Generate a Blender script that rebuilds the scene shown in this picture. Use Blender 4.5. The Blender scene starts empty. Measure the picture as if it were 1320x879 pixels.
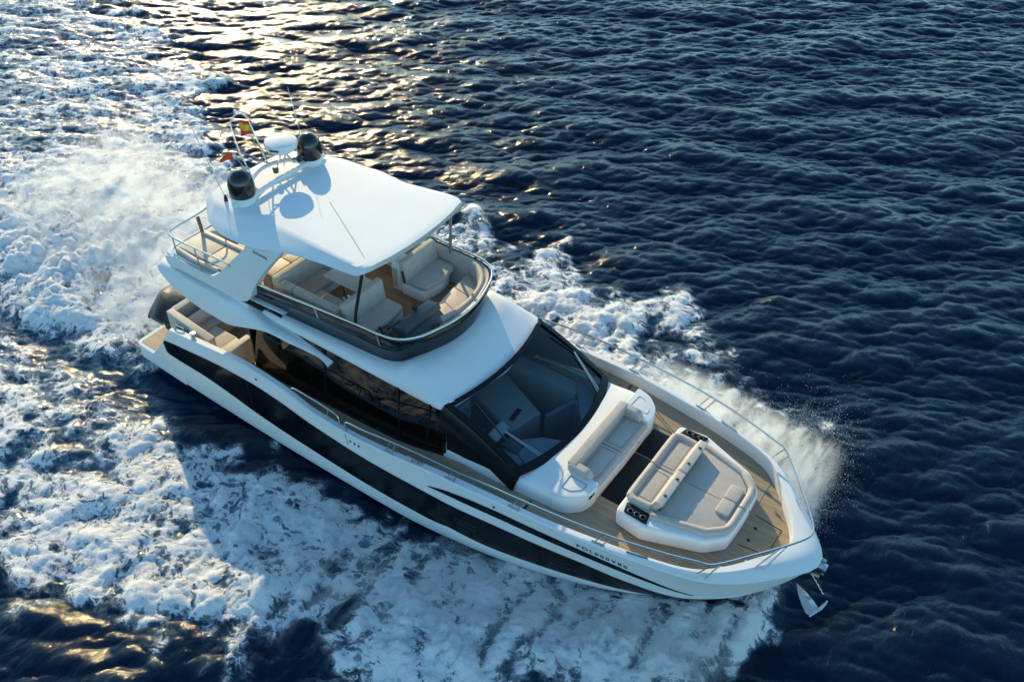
import bpy, bmesh, math, random
import numpy as np
from mathutils import Vector, Matrix

random.seed(7)
rng = np.random.default_rng(11)
PI = math.pi
SC = bpy.context.scene
COL = SC.collection

# ------------------------------------------------------------------ camera
cam_d = bpy.data.cameras.new('camera')
cam_d.sensor_width = 36.0
cam_d.lens = 31.6825
cam_d.clip_end = 9000
cam_d.clip_start = 0.1
cam = bpy.data.objects.new('camera', cam_d)
COL.objects.link(cam)
cam.location = (18.5516, -11.5371, 16.4010)
cam.rotation_euler = (0.857509, -0.0102676, 0.610219)
SC.camera = cam

# ------------------------------------------------------------------ daylight
SUN_AZ, SUN_EL = math.radians(144.0), math.radians(22.0)   # azimuth counted from +X towards +Y
sun_dir = Vector((math.cos(SUN_AZ) * math.cos(SUN_EL), math.sin(SUN_AZ) * math.cos(SUN_EL), math.sin(SUN_EL)))
world = bpy.data.worlds.new('World')
SC.world = world
world.use_nodes = True
wn = world.node_tree.nodes
wl = world.node_tree.links
bg = wn['Background']
sky = wn.new('ShaderNodeTexSky')
sky.sky_type = 'NISHITA'
sky.sun_disc = False
sky.sun_elevation = SUN_EL
sky.sun_rotation = PI / 2 - SUN_AZ
sky.air_density = 1.0
sky.dust_density = 0.2
sky.ozone_density = 4.0
tint = wn.new('ShaderNodeMix')      # the photograph's cool white balance
tint.data_type = 'RGBA'
tint.blend_type = 'MULTIPLY'
tint.inputs['Factor'].default_value = 1.0
tint.inputs['B'].default_value = (0.92, 1.12, 1.0, 1)
wl.new(sky.outputs[0], tint.inputs['A'])
wl.new(tint.outputs['Result'], bg.inputs['Color'])
bg.inputs['Strength'].default_value = 0.15
sun_d = bpy.data.lights.new('sun', 'SUN')
sun_d.energy = 2.9
sun_d.angle = math.radians(0.55)
sun_d.color = (1.0, 0.79, 0.43)
sun = bpy.data.objects.new('sun', sun_d)
COL.objects.link(sun)
sun.rotation_euler = (-sun_dir).to_track_quat('-Z', 'Y').to_euler()
SC.view_settings.view_transform = 'Standard'
SC.view_settings.look = 'None'
SC.view_settings.gamma = 1.0
SC.view_settings.use_curve_mapping = False
SC.view_settings.exposure = 0.75
SC.cycles.use_denoising = True
SC.cycles.max_bounces = 8
SC.cycles.volume_bounces = 6
SC.cycles.volume_step_rate = 1.5
SC.cycles.transparent_max_bounces = 12
SC.cycles.caustics_reflective = False
SC.cycles.caustics_refractive = False
SC.cycles.sample_clamp_indirect = 4.0


# ------------------------------------------------------------------ materials
def new_mat(name):
    m = bpy.data.materials.new(name)
    m.use_nodes = True
    return m, m.node_tree.nodes, m.node_tree.links, m.node_tree.nodes['Principled BSDF']


def simple(name, col, rough=0.5, metal=0.0, coat=0.0, noise=0.06, scale=3.0, bump=0.0, bscale=40.0, spec=0.5):
    m, n, l, b = new_mat(name)
    b.inputs['Roughness'].default_value = rough
    b.inputs['Metallic'].default_value = metal
    b.inputs['Coat Weight'].default_value = coat
    b.inputs['Coat Roughness'].default_value = 0.08
    b.inputs['Specular IOR Level'].default_value = spec
    tc = n.new('ShaderNodeTexCoord')
    t = n.new('ShaderNodeTexNoise')
    t.inputs['Scale'].default_value = scale
    t.inputs['Detail'].default_value = 5
    l.new(tc.outputs['Object'], t.inputs['Vector'])
    r = n.new('ShaderNodeValToRGB')
    r.color_ramp.elements[0].position = 0.3
    r.color_ramp.elements[1].position = 0.7
    r.color_ramp.elements[0].color = tuple(c * (1 - noise) for c in col) + (1,)
    r.color_ramp.elements[1].color = tuple(min(1, c * (1 + noise)) for c in col) + (1,)
    l.new(t.outputs['Fac'], r.inputs['Fac'])
    l.new(r.outputs['Color'], b.inputs['Base Color'])
    if bump:
        t2 = n.new('ShaderNodeTexNoise')
        t2.inputs['Scale'].default_value = bscale
        t2.inputs['Detail'].default_value = 4
        l.new(tc.outputs['Object'], t2.inputs['Vector'])
        bp = n.new('ShaderNodeBump')
        bp.inputs['Strength'].default_value = bump
        bp.inputs['Distance'].default_value = 0.02
        l.new(t2.outputs['Fac'], bp.inputs['Height'])
        l.new(bp.outputs['Normal'], b.inputs['Normal'])
    return m


M = {}
M['gelcoat'] = simple('white gelcoat', (0.80, 0.80, 0.79), 0.66, coat=0.0, noise=0.02, scale=1.2, spec=0.14)
M['hulldark'] = simple('dark hull glass', (0.005, 0.006, 0.008), 0.16, noise=0.1, spec=0.08)
M['black'] = simple('black frit', (0.007, 0.008, 0.01), 0.25, noise=0.2, spec=0.25)
M['flydark'] = simple('navy gloss panel', (0.010, 0.014, 0.022), 0.07, noise=0.2)
M['rubber'] = simple('black rubber', (0.015, 0.015, 0.016), 0.55, noise=0.2)
M['dome'] = simple('black dome paint', (0.010, 0.010, 0.011), 0.13, coat=0.3, noise=0.1)
M['steel'] = simple('polished steel', (0.60, 0.59, 0.57), 0.24, metal=1.0, noise=0.05)
M['vinyl'] = simple('warm grey upholstery', (0.51, 0.45, 0.385), 0.62, noise=0.06, scale=6, bump=0.25, bscale=55)
M['vinyl_light'] = simple('cream upholstery', (0.62, 0.535, 0.44), 0.6, noise=0.06, scale=6, bump=0.25, bscale=55)
M['piping'] = simple('grey piping', (0.30, 0.27, 0.24), 0.7)
M['cover'] = simple('black tarpaulin', (0.018, 0.016, 0.014), 0.42, noise=0.25, scale=4, bump=0.9, bscale=5)
M['red'] = simple('red webbing', (0.45, 0.03, 0.03), 0.7)
M['console'] = simple('charcoal console', (0.075, 0.083, 0.095), 0.4, noise=0.1)
M['tabletop'] = simple('pale laminate', (0.62, 0.58, 0.52), 0.35, noise=0.04)
M['wood'] = simple('honey wood panel', (0.22, 0.12, 0.05), 0.3, noise=0.25, scale=4)
M['olive'] = simple('olive cabinet', (0.20, 0.19, 0.09), 0.5)
M['beige'] = simple('beige lining', (0.52, 0.47, 0.40), 0.6)
M['dash'] = simple('grey blue dashboard', (0.25, 0.29, 0.31), 0.55)
M['navy'] = simple('dark cabin carpet', (0.02, 0.03, 0.045), 0.9)
M['galv'] = simple('galvanised steel', (0.62, 0.63, 0.64), 0.33, metal=0.7, noise=0.1)
M['text'] = simple('dark blue lettering', (0.015, 0.025, 0.05), 0.4)
M['hatch'] = simple('smoked deck hatch', (0.004, 0.005, 0.006), 0.35, noise=0.3, spec=0.25)


def teak_mat(name, base, dark, pitch):
    m, n, l, b = new_mat(name)
    b.inputs['Roughness'].default_value = 0.6
    tc = n.new('ShaderNodeTexCoord')
    sx = n.new('ShaderNodeSeparateXYZ')
    l.new(tc.outputs['Object'], sx.inputs[0])

    def mth(op, a, v=None, bsock=None):
        q = n.new('ShaderNodeMath')
        q.operation = op
        l.new(a, q.inputs[0])
        if bsock is not None:
            l.new(bsock, q.inputs[1])
        elif v is not None:
            q.inputs[1].default_value = v
        return q.outputs[0]
    d = mth('DIVIDE', sx.outputs['Y'], pitch)
    fl = mth('FLOOR', d)
    fr = mth('FRACT', d)
    caulk = mth('LESS_THAN', fr, 0.09)
    wn_ = n.new('ShaderNodeTexWhiteNoise')
    wn_.noise_dimensions = '1D'
    l.new(fl, wn_.inputs['W'])
    mp = n.new('ShaderNodeMapping')
    mp.inputs['Scale'].default_value = (2.0, 30.0, 1)
    l.new(tc.outputs['Object'], mp.inputs['Vector'])
    t = n.new('ShaderNodeTexNoise')
    t.inputs['Scale'].default_value = 1.5
    t.inputs['Detail'].default_value = 6
    l.new(mp.outputs[0], t.inputs['Vector'])
    t3 = n.new('ShaderNodeTexNoise')
    t3.inputs['Scale'].default_value = 0.9
    t3.inputs['Detail'].default_value = 4
    l.new(tc.outputs['Object'], t3.inputs['Vector'])
    a = mth('MULTIPLY', wn_.outputs['Value'], 0.35)
    s = mth('ADD', mth('MULTIPLY', t.outputs['Fac'], 0.5), None, a)
    s = mth('ADD', mth('MULTIPLY', t3.outputs['Fac'], 0.35), None, s)
    r = n.new('ShaderNodeValToRGB')
    r.color_ramp.elements[0].position = 0.3
    r.color_ramp.elements[1].position = 0.9
    r.color_ramp.elements[0].color = tuple(c * 0.78 for c in base) + (1,)
    r.color_ramp.elements[1].color = tuple(c * 1.2 for c in base) + (1,)
    l.new(s, r.inputs['Fac'])
    mx = n.new('ShaderNodeMix')
    mx.data_type = 'RGBA'
    l.new(caulk, mx.inputs['Factor'])
    l.new(r.outputs['Color'], mx.inputs['A'])
    mx.inputs['B'].default_value = dark + (1,)
    l.new(mx.outputs['Result'], b.inputs['Base Color'])
    return m


M['teak'] = teak_mat('teak planking', (0.37, 0.275, 0.175), (0.07, 0.055, 0.04), 0.062)
M['teak_fly'] = teak_mat('honey teak planking', (0.36, 0.21, 0.10), (0.10, 0.06, 0.03), 0.062)


def glass_mat(name, tint, ior=1.45, rough=0.02):
    m, n, l, b = new_mat(name)
    n.remove(b)
    out = n['Material Output']
    tr = n.new('ShaderNodeBsdfTransparent')
    tr.inputs['Color'].default_value = tint + (1,)
    gl = n.new('ShaderNodeBsdfGlossy')
    gl.inputs['Roughness'].default_value = rough
    fr = n.new('ShaderNodeFresnel')
    geo = n.new('ShaderNodeNewGeometry')
    io = n.new('ShaderNodeMix')
    l.new(geo.outputs['Backfacing'], io.inputs['Factor'])
    io.inputs['A'].default_value = ior
    io.inputs['B'].default_value = 1.0 / ior
    l.new(io.outputs['Result'], fr.inputs['IOR'])
    mx = n.new('ShaderNodeMixShader')
    l.new(fr.outputs[0], mx.inputs[0])
    l.new(tr.outputs[0], mx.inputs[1])
    l.new(gl.outputs[0], mx.inputs[2])
    l.new(mx.outputs[0], out.inputs['Surface'])
    return m


M['wsglass'] = glass_mat('tinted windscreen glass', (0.56, 0.71, 0.80))
M['sideglass'] = glass_mat('dark tinted side glass', (0.16, 0.15, 0.13))
M['flyglass'] = glass_mat('smoked glass', (0.10, 0.13, 0.17))


def flag_mat(name, stripes):
    m, n, l, b = new_mat(name)
    b.inputs['Roughness'].default_value = 0.8
    tc = n.new('ShaderNodeTexCoord')
    sx = n.new('ShaderNodeSeparateXYZ')
    l.new(tc.outputs['UV'], sx.inputs[0])
    r = n.new('ShaderNodeValToRGB')
    r.color_ramp.interpolation = 'CONSTANT'
    r.color_ramp.elements[0].color = stripes[0][1]
    r.color_ramp.elements[0].position = 0
    r.color_ramp.elements[1].position = stripes[1][0]
    r.color_ramp.elements[1].color = stripes[1][1]
    for p, c in stripes[2:]:
        e = r.color_ramp.elements.new(p)
        e.color = c
    l.new(sx.outputs['Y'], r.inputs['Fac'])
    l.new(r.outputs['Color'], b.inputs['Base Color'])
    return m


RED, YEL = (0.62, 0.05, 0.02, 1), (0.85, 0.48, 0.03, 1)
M['flag'] = flag_mat('red and yellow cloth', [(0, RED), (0.25, YEL), (0.75, RED)])
M['pennant'] = simple('red orange cloth', (0.65, 0.08, 0.02), 0.8)


# ------------------------------------------------------------------ numeric helpers
def pchip(xs, ys):
    xs = np.asarray(xs, float)
    ys = np.asarray(ys, float)
    h = np.diff(xs)
    dl = np.diff(ys) / h
    d = np.zeros_like(xs)
    for i in range(1, len(xs) - 1):
        if dl[i - 1] * dl[i] > 0:
            w1, w2 = 2 * h[i] + h[i - 1], h[i] + 2 * h[i - 1]
            d[i] = (w1 + w2) / (w1 / dl[i - 1] + w2 / dl[i])
    d[0], d[-1] = dl[0], dl[-1]

    def f(x):
        x = np.clip(np.asarray(x, float), xs[0], xs[-1])
        i = np.clip(np.searchsorted(xs, x) - 1, 0, len(xs) - 2)
        t = (x - xs[i]) / h[i]
        return ((2 * t ** 3 - 3 * t ** 2 + 1) * ys[i] + (t ** 3 - 2 * t ** 2 + t) * h[i] * d[i]
                + (-2 * t ** 3 + 3 * t ** 2) * ys[i + 1] + (t ** 3 - t ** 2) * h[i] * d[i + 1])
    return f


def smooth_path(pts, n=6, closed=False):
    P = [Vector(p) for p in pts]
    out = []
    m = len(P)
    rngi = range(m if closed else m - 1)
    for i in rngi:
        if closed:
            p0, p1, p2, p3 = P[i - 1], P[i], P[(i + 1) % m], P[(i + 2) % m]
        else:
            p0, p1, p2, p3 = P[max(i - 1, 0)], P[i], P[i + 1], P[min(i + 2, m - 1)]
        for k in range(n):
            t = k / n
            out.append(0.5 * ((2 * p1) + (p2 - p0) * t + (2 * p0 - 5 * p1 + 4 * p2 - p3) * t * t + (3 * p1 - p0 - 3 * p2 + p3) * t ** 3))
    if not closed:
        out.append(P[-1])
    return out


def round_poly(pts, r, n=5):
    """round the corners of a 2-D polygon; r one radius or a list"""
    out = []
    m = len(pts)
    for i in range(m):
        rr = r[i] if isinstance(r, (list, tuple)) else r
        p = Vector(pts[i])
        a = Vector(pts[i - 1]) - p
        b = Vector(pts[(i + 1) % m]) - p
        rr = min(rr, a.length * 0.48, b.length * 0.48)
        if rr < 1e-4:
            out.append((p.x, p.y))
            continue
        p0 = p + a.normalized() * rr
        p1 = p + b.normalized() * rr
        for k in range(n + 1):
            t = k / n
            q = p0 * (1 - t) ** 2 + p * 2 * t * (1 - t) + p1 * t * t
            out.append((q.x, q.y))
    return out


# ------------------------------------------------------------------ geometry -> (verts, faces)
def g_box(x0, x1, y0, y1, z0, z1):
    v = [(x, y, z) for z in (z0, z1) for y in (y0, y1) for x in (x0, x1)]
    f = [(0, 2, 3, 1), (4, 5, 7, 6), (0, 1, 5, 4), (2, 6, 7, 3), (0, 4, 6, 2), (1, 3, 7, 5)]
    return v, f


def g_prism(poly, z0, z1):
    """poly: 2-D outline counter-clockwise in xy; z0/z1 numbers or functions of (x, y)"""
    n = len(poly)
    fz0 = z0 if callable(z0) else (lambda x, y: z0)
    fz1 = z1 if callable(z1) else (lambda x, y: z1)
    v = [(x, y, fz0(x, y)) for x, y in poly] + [(x, y, fz1(x, y)) for x, y in poly]
    f = [tuple(range(n - 1, -1, -1)), tuple(range(n, 2 * n))]
    for i in range(n):
        j = (i + 1) % n
        f.append((i, j, n + j, n + i))
    return v, f


def g_prism_y(poly, y0, y1):
    """poly in the xz plane, extruded along y"""
    v, f = g_prism(poly, y0, y1)
    return [(a, c, b) for a, b, c in v], f


def g_grid(rows, closed_v=False):
    nu, nv = len(rows), len(rows[0])
    v = [tuple(p) for r in rows for p in r]
    f = []
    for i in range(nu - 1):
        for j in range(nv - 1 if not closed_v else nv):
            k = (j + 1) % nv
            f.append((i * nv + j, i * nv + k, (i + 1) * nv + k, (i + 1) * nv + j))
    return v, f


def g_tube(pts, r, n=8, cap=True):
    P = [Vector(p) for p in pts]
    T = []
    for i in range(len(P)):
        a = P[max(i - 1, 0)]
        b = P[min(i + 1, len(P) - 1)]
        T.append((b - a).normalized())
    up = Vector((0, 0, 1)) if abs(T[0].z) < 0.9 else Vector((1, 0, 0))
    N = (up - T[0] * up.dot(T[0])).normalized()
    rows = []
    for i in range(len(P)):
        N = (N - T[i] * N.dot(T[i])).normalized()
        B = T[i].cross(N)
        rr = r[i] if isinstance(r, (list, tuple)) else r
        rows.append([P[i] + (N * math.cos(2 * PI * k / n) + B * math.sin(2 * PI * k / n)) * rr for k in range(n)])
    v, f = g_grid(rows, True)
    if cap:
        f.append(tuple(range(n - 1, -1, -1)))
        f.append(tuple(range((len(P) - 1) * n, len(P) * n)))
    return v, f


def g_lathe(prof, c=(0, 0, 0), n=28):
    rows = []
    for r, z in prof:
        r = max(r, 0.0005)
        rows.append([(c[0] + r * math.cos(2 * PI * k / n), c[1] + r * math.sin(2 * PI * k / n), c[2] + z) for k in range(n)])
    v, f = g_grid(rows, True)
    f.append(tuple(range(n - 1, -1, -1)))
    f.append(tuple(range((len(prof) - 1) * n, len(prof) * n)))
    return v, f


def g_tf(g, M4):
    return [tuple(M4 @ Vector(p)) for p in g[0]], g[1]


def mirror(g):
    return [(x, -y, z) for x, y, z in g[0]], [tuple(reversed(f)) for f in g[1]]


def mesh_obj(name, geoms, mat, parent=None, bevel=0.0, seg=2, sharp=38, label=None, solid=0.0, fix=True):
    if isinstance(geoms, tuple):
        geoms = [geoms]
    V, F = [], []
    for v, f in geoms:
        o = len(V)
        V += [tuple(p) for p in v]
        F += [tuple(i + o for i in q) for q in f]
    me = bpy.data.meshes.new(name)
    me.from_pydata(V, [], F)
    bm = bmesh.new()
    bm.from_mesh(me)
    if fix:
        bmesh.ops.remove_doubles(bm, verts=bm.verts, dist=0.0004)
        bmesh.ops.recalc_face_normals(bm, faces=bm.faces)
    if solid:
        bmesh.ops.solidify(bm, geom=bm.faces[:], thickness=solid)
        bmesh.ops.recalc_face_normals(bm, faces=bm.faces)
    if bevel:
        es = [e for e in bm.edges if len(e.link_faces) == 2 and e.calc_face_angle(0) > math.radians(28)]
        bmesh.ops.bevel(bm, geom=es, offset=bevel, segments=seg, profile=0.5, affect='EDGES', clamp_overlap=True)
    bm.to_mesh(me)
    bm.free()
    me.shade_smooth()
    me.set_sharp_from_angle(angle=math.radians(sharp))
    me.materials.append(mat)
    ob = bpy.data.objects.new(name, me)
    COL.objects.link(ob)
    if parent is not None:
        ob.parent = parent
    if label:
        ob['label'] = label
    return ob


def thing(name, label, cat, loc=(0, 0, 0), group=None):
    o = bpy.data.objects.new(name, None)
    o.empty_display_size = 0.3
    COL.objects.link(o)
    o.location = loc
    o['label'] = label
    o['category'] = cat
    if group:
        o['group'] = group
    return o


def tag(o, label, cat, group=None):
    o['label'] = label
    o['category'] = cat
    if group:
        o['group'] = group


class Local:
    """geometry given in world metres, stored relative to the thing's base"""
    def __init__(self, root):
        self.r = root
        self.o = root.location.copy()

    def __call__(self, name, geoms, mat, parent=None, **k):
        if isinstance(geoms, tuple):
            geoms = [geoms]
        o = self.o
        gs = [([(p[0] - o.x, p[1] - o.y, p[2] - o.z) for p in v], f) for v, f in geoms]
        return mesh_obj(name, gs, mat, parent or self.r, **k)


# ================================================================== HULL TABLES
STN0, STN1 = 3.0, 15.0
S_BEG, S_END = 1.0, 17.65
LV = {}


def level(i, x0, x1, yt, zt):
    LV[i] = (x0, x1, pchip(*yt), pchip(*zt))


SH_Y = ([1.6, 3, 6, 9, 10.8, 12.3, 14.1, 15.3, 16, 16.6, 17.1, 17.4, 17.58, 17.65],
        [2.44, 2.5, 2.53, 2.55, 2.54, 2.45, 2.25, 1.98, 1.75, 1.36, 0.86, 0.52, 0.28, 0.12])
SH_Z = ([1.6, 2.2, 3.5, 5, 6.2, 7, 8, 9.2, 10.8, 12.3, 14, 16, 17.65],
        [1.98, 2.08, 2.28, 2.44, 2.36, 2.18, 2.15, 2.26, 2.49, 2.58, 2.60, 2.50, 2.42])
sheer_y = pchip(*SH_Y)
sheer_z = pchip(*SH_Z)
deck_z = pchip([1.9, 4.6, 7, 8, 9.2, 11, 17.65], [1.75, 1.75, 1.88, 1.93, 2.03, 2.28, 2.29])
inner_y = pchip([1.6, 3, 9, 12.3, 14.1, 15.3, 15.9, 16.32, 16.65, 16.93, 17.05],
                [2.25, 2.31, 2.38, 2.29, 2.08, 1.84, 1.62, 1.22, 0.77, 0.35, 0.05])
level(0, 0.3, 15.9, ([0.3, 14, 15.9], [0.03, 0.03, 0.0]), ([0.3, 12, 14.5, 15.9], [-0.7, -0.7, -0.55, -0.15]))
level(1, 0.25, 16.75, ([0.25, 6, 9, 10.8, 12.3, 14.1, 15.3, 16, 16.5, 16.75], [2.24, 2.34, 2.32, 2.2, 1.98, 1.52, 1.02, 0.62, 0.22, 0.0]),
      ([0.25, 9, 11, 12.3, 14.1, 15.3, 16, 16.5, 16.75], [-0.02, 0.02, 0.08, 0.16, 0.32, 0.5, 0.68, 0.86, 0.95]))
level(2, 1.1, 17.3, ([1.1, 3, 6, 10.8, 12.3, 14.1, 15.3, 16, 16.6, 17.1, 17.3], [2.38, 2.43, 2.47, 2.44, 2.28, 1.93, 1.56, 1.26, 0.90, 0.42, 0.10]),
      ([1.1, 10, 12, 14, 15.3, 16.3, 17.3], [0.85, 0.95, 1.0, 1.08, 1.2, 1.4, 1.75]))
level(3, 1.72, 17.58, ([1.4, 3, 6, 10.8, 12.3, 14.1, 15.3, 16, 16.6, 17.1, 17.4, 17.58], [2.43, 2.49, 2.52, 2.52, 2.41, 2.17, 1.88, 1.63, 1.26, 0.78, 0.42, 0.10]),
      ([1.4, 2.2, 3.5, 5, 7, 9.2, 10.8, 14, 17.58], [1.5, 1.62, 1.82, 1.95, 1.9, 2.0, 2.12, 2.2, 2.25]))
LV[4] = (2.10, 17.65, sheer_y, sheer_z)


def lx(i, s):
    x0, x1 = LV[i][0], LV[i][1]
    s = np.asarray(s, float)
    a = STN0 - (STN0 - s) / (STN0 - S_BEG) * (STN0 - x0)
    b = STN1 + (s - STN1) / (S_END - STN1) * (x1 - STN1)
    return np.where(s < STN0, a, np.where(s > STN1, b, s))


TT = np.linspace(0, 4, 33)


def section(s):
    X, Y, Z = [], [], []
    for i in range(5):
        x = float(lx(i, s))
        X.append(x)
        Y.append(float(LV[i][2](x)))
        Z.append(float(LV[i][3](x)))
    k = np.arange(5)
    # sharp chine between level 1 and the rest: straight bottom, smooth topsides
    f = [pchip(k[1:], q[1:]) for q in (X, Y, Z)]
    out = []
    for t in TT:
        if t <= 1:
            out.append((X[0] + (X[1] - X[0]) * t, Y[0] + (Y[1] - Y[0]) * t, Z[0] + (Z[1] - Z[0]) * t))
        else:
            out.append(tuple(float(g(t)) for g in f))
    return np.array(out)


def surf(s, z):
    sec = section(s)[8:]
    return float(np.interp(z, sec[:, 2], sec[:, 0])), float(np.interp(z, sec[:, 2], sec[:, 1]))


def hull_half(x):
    """half breadth near the waterline, array version"""
    return LV[1][2](x) * (np.asarray(x) < 16.75)


# ================================================================== SEA
GN, GD = 1080, 0.0575
GL = GN * GD
GX0, GY0 = -34.0, -16.5


def build_sea():
    ax = GX0 + np.arange(GN) * GD
    ay = GY0 + np.arange(GN) * GD
    X, Y = np.meshgrid(ax, ay, indexing='ij')
    kx = np.fft.fftfreq(GN, GD) * 2 * PI
    KX, KY = np.meshgrid(kx, kx, indexing='ij')
    K = np.hypot(KX, KY)
    K[0, 0] = 1e-6

    def spec_field(amp):
        w = rng.standard_normal((GN, GN))
        F = np.fft.fft2(w) * amp
        F[0, 0] = 0
        return F

    def field(kp, width=0.5, aniso=None):
        """band limited unit variance noise around wavenumber kp"""
        a = np.exp(-0.5 * (np.log(K / kp) / width) ** 2) / K
        if aniso is not None:
            th, p = aniso
            c = (KX * math.cos(th) + KY * math.sin(th)) / K
            a = a * (0.15 + np.abs(c) ** p)
        h = np.real(np.fft.ifft2(spec_field(a)))
        return h / h.std()
    # wind sea: crests lie roughly along the camera's right hand, short crested
    th = math.radians(-60)
    c = (KX * math.cos(th) + KY * math.sin(th)) / K
    c2 = (KX * math.cos(th + 0.75) + KY * math.sin(th + 0.75)) / K
    kp = 2 * PI / 5.2
    amp = np.exp(-0.6 * (kp / K) ** 2) * K ** -1.72 * (0.15 + np.abs(c) ** 5 + 0.34 * np.abs(c2) ** 8) * np.exp(-(K * 0.023) ** 2)
    F = spec_field(amp)
    h = np.real(np.fft.ifft2(F))
    sc = 0.066 / h.std()
    F *= sc
    h *= sc
    dx = np.real(np.fft.ifft2(-1j * KX / K * F))
    dy = np.real(np.fft.ifft2(-1j * KY / K * F))
    # ---- wake layout in boat metres
    xs = X
    hb = hull_half(np.clip(xs, 0.3, 17)) * np.clip((17.0 - xs) / 0.6, 0, 1)
    out_s = pchip([-34, -10, -5, -2.6, 0, 2, 4, 6, 8, 9.2, 10.2, 11.2, 12.5, 13.5, 15, 16.3, 17.1, 17.6],
                  [14, 10.8, 9.9, 9.4, 8.9, 8.7, 8.9, 8.5, 7.9, 7.0, 5.7, 6.4, 7.2, 6.6, 5.2, 3.4, 1.7, 0.3])(xs)
    in_s = pchip([-34, -5, 0, 2, 4, 6, 7.4, 9, 10.5, 11.7, 13, 17], [3, 3, 3.1, 3.25, 3.45, 3.2, 2.9, 2.55, 2.1, 1.6, 1.0, 0])(xs)
    out_p = pchip([-34, -22, -19, -13, -9, -7, -4, 0, 4, 6.3, 10, 12.6, 14.7, 16.2, 16.9, 17.4],
                  [17.5, 13.8, 13.2, 11.3, 8.6, 7.0, 6.9, 7.4, 8.0, 8.6, 8.4, 7.3, 6.1, 4.9, 3.2, 0.4])(xs)
    nb = field(2 * PI / 7.5, 0.45)
    nl = field(2 * PI / 3.2, 0.5)
    nm = field(2 * PI / 1.1, 0.5)
    ns = field(2 * PI / 0.45, 0.5)
    nt = field(2 * PI / 0.22, 0.45)
    warp = 0.55 * nl + 0.28 * nm + 0.12 * ns

    def sst(a, b, v):
        t = np.clip((v - a) / (b - a), 0, 1)
        return t * t * (3 - 2 * t)
    v = np.where(Y < 0, -Y, Y)
    # distance inside the foam field (positive inside)
    d_out = np.where(Y < 0, out_s - v, out_p - v) + warp
    d_in_s = np.where((Y < 0) & (xs > 0.5), v - in_s + 0.5 * warp, 9)
    front = (17.25 - xs) + 0.25 * warp
    D = sst(-0.4, 2.4, d_out) * sst(-0.5, 0.7, d_in_s) * sst(-0.1, 0.5, front)
    # dark, thinly laced trough running aft from the starboard quarter
    yc = pchip([-34, -10, -5, -2.6, 0, 2], [-6.5, -4.6, -3.75, -3.45, -2.9, -2.9])(xs)
    tw = pchip([-34, -10, -4, 0, 1.5, 3], [1.5, 1.6, 1.6, 1.1, 0.85, 0.2])(xs)
    trough = np.exp(-((Y - yc + 0.3 * nl) / tw) ** 2) * (1 - sst(1.5, 4, xs))
    D *= 1 - 0.78 * trough
    # older, streaky foam far astern and out to starboard
    old = sst(5, 15, -xs)
    D *= 1 - 0.45 * old
    sb = np.where(Y < -4.2, sst(4.2, 5.4, v), 0) * sst(-7, -2, -xs)
    D *= 1 - 0.13 * sb
    # a dark hole by the lower edge of the foam to starboard
    hole = np.exp(-(((xs - 9.9) / 0.75) ** 2 + ((Y + 6.3) / 0.9) ** 2))
    D *= 1 - 0.9 * sst(0.25, 0.7, hole)
    # fresh solid foam: stern jet, both bow waves
    jet = np.exp(-((Y - 0.6 - 0.02 * xs) / (2.2 + 0.14 * np.clip(-xs, 0, 40))) ** 2) * sst(-0.6, 1.2, -xs + 0.3) * (1 - 0.75 * sst(6, 18, -xs))
    pl = np.exp(-((d_out - 1.2) / 1.3) ** 2) * (Y > 0) * sst(2, 4, -xs) * (1 - 0.6 * sst(12, 24, -xs))
    offs = v - hb
    bw_c = pchip([4, 8, 10, 12, 14, 15.5, 16.6, 17.2], [4.5, 3.6, 2.9, 2.15, 1.5, 1.15, 0.9, 0.3])(xs)
    bw_w = pchip([4, 10, 14, 16.6, 17.2], [1.6, 1.5, 1.2, 1.0, 0.3])(xs)
    port_k = np.where(Y > 0, 0.8, 0.7)
    bow = np.exp(-((offs - bw_c) / bw_w) ** 2) * sst(4.5, 12.5, xs) * (1 - sst(16.6, 17.4, xs))
    # the port spray flies further forward and out
    pf = np.exp(-(((xs - 15.6) / 1.25) ** 2 + ((Y - 4.3) / 1.0) ** 2))
    streak = field(2 * PI / 0.75, 0.45, aniso=(0.12, 8))
    near_bow = sst(7.5, 11.5, xs)
    mid = nm * (1 - 0.6 * near_bow) + streak * near_bow
    foam = D * (0.47 + 0.09 * nb * (1 - 0.6 * near_bow) + 0.08 * nl + (0.10 + 0.05 * near_bow) * mid + 0.06 * ns)
    foam += (0.34 * np.clip(jet, 0, 1) + 0.24 * pl + (0.22 + 0.17 * streak) * bow + 0.50 * pf) * D
    foam = np.clip(foam, 0, 1.2)

    # ---- heights: soft lumps, no cusps
    def lump(q):
        return 1 - np.exp(-1.15 * np.sqrt(q * q + 0.004))
    bill = 0.40 * lump(nl + .3 * nm) + (0.26 * lump(nm + .3 * ns) + 0.13 * lump(ns) + 0.055 * lump(nt)) * (0.55 + 0.45 * np.tanh(nb + 0.4))
    fz = h.copy()
    calm = np.clip(D * 0.75 + 0.9 * trough * 0.3, 0, 0.8)
    fz *= 1 - calm * 0.5
    fz += D * (0.020 * nl + 0.030 * nm + (0.060 * lump(ns) + 0.035 * lump(nt)) * (1 - 0.6 * old))
    fz += np.clip(jet, 0, 1) * D * (0.75 * bill - 0.05) * (0.35 + 0.9 * sst(0.5, 4, -xs))
    fz += pl * D * 0.55 * bill
    fz += bow * (0.30 + 0.45 * bill + 0.07 * streak) * port_k
    fz += pf * (0.15 + 0.4 * bill)
    fz -= trough * 0.22
    fz -= 0.16 * np.exp(-(offs / 0.8) ** 2) * (xs > 0.3) * (xs < 12)
    # keep the water under the boat well below its floors
    inside = (v < hb - 0.25) & (xs > 0.4) & (xs < 16)
    fz[inside] = np.minimum(fz[inside], -0.25)
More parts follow.
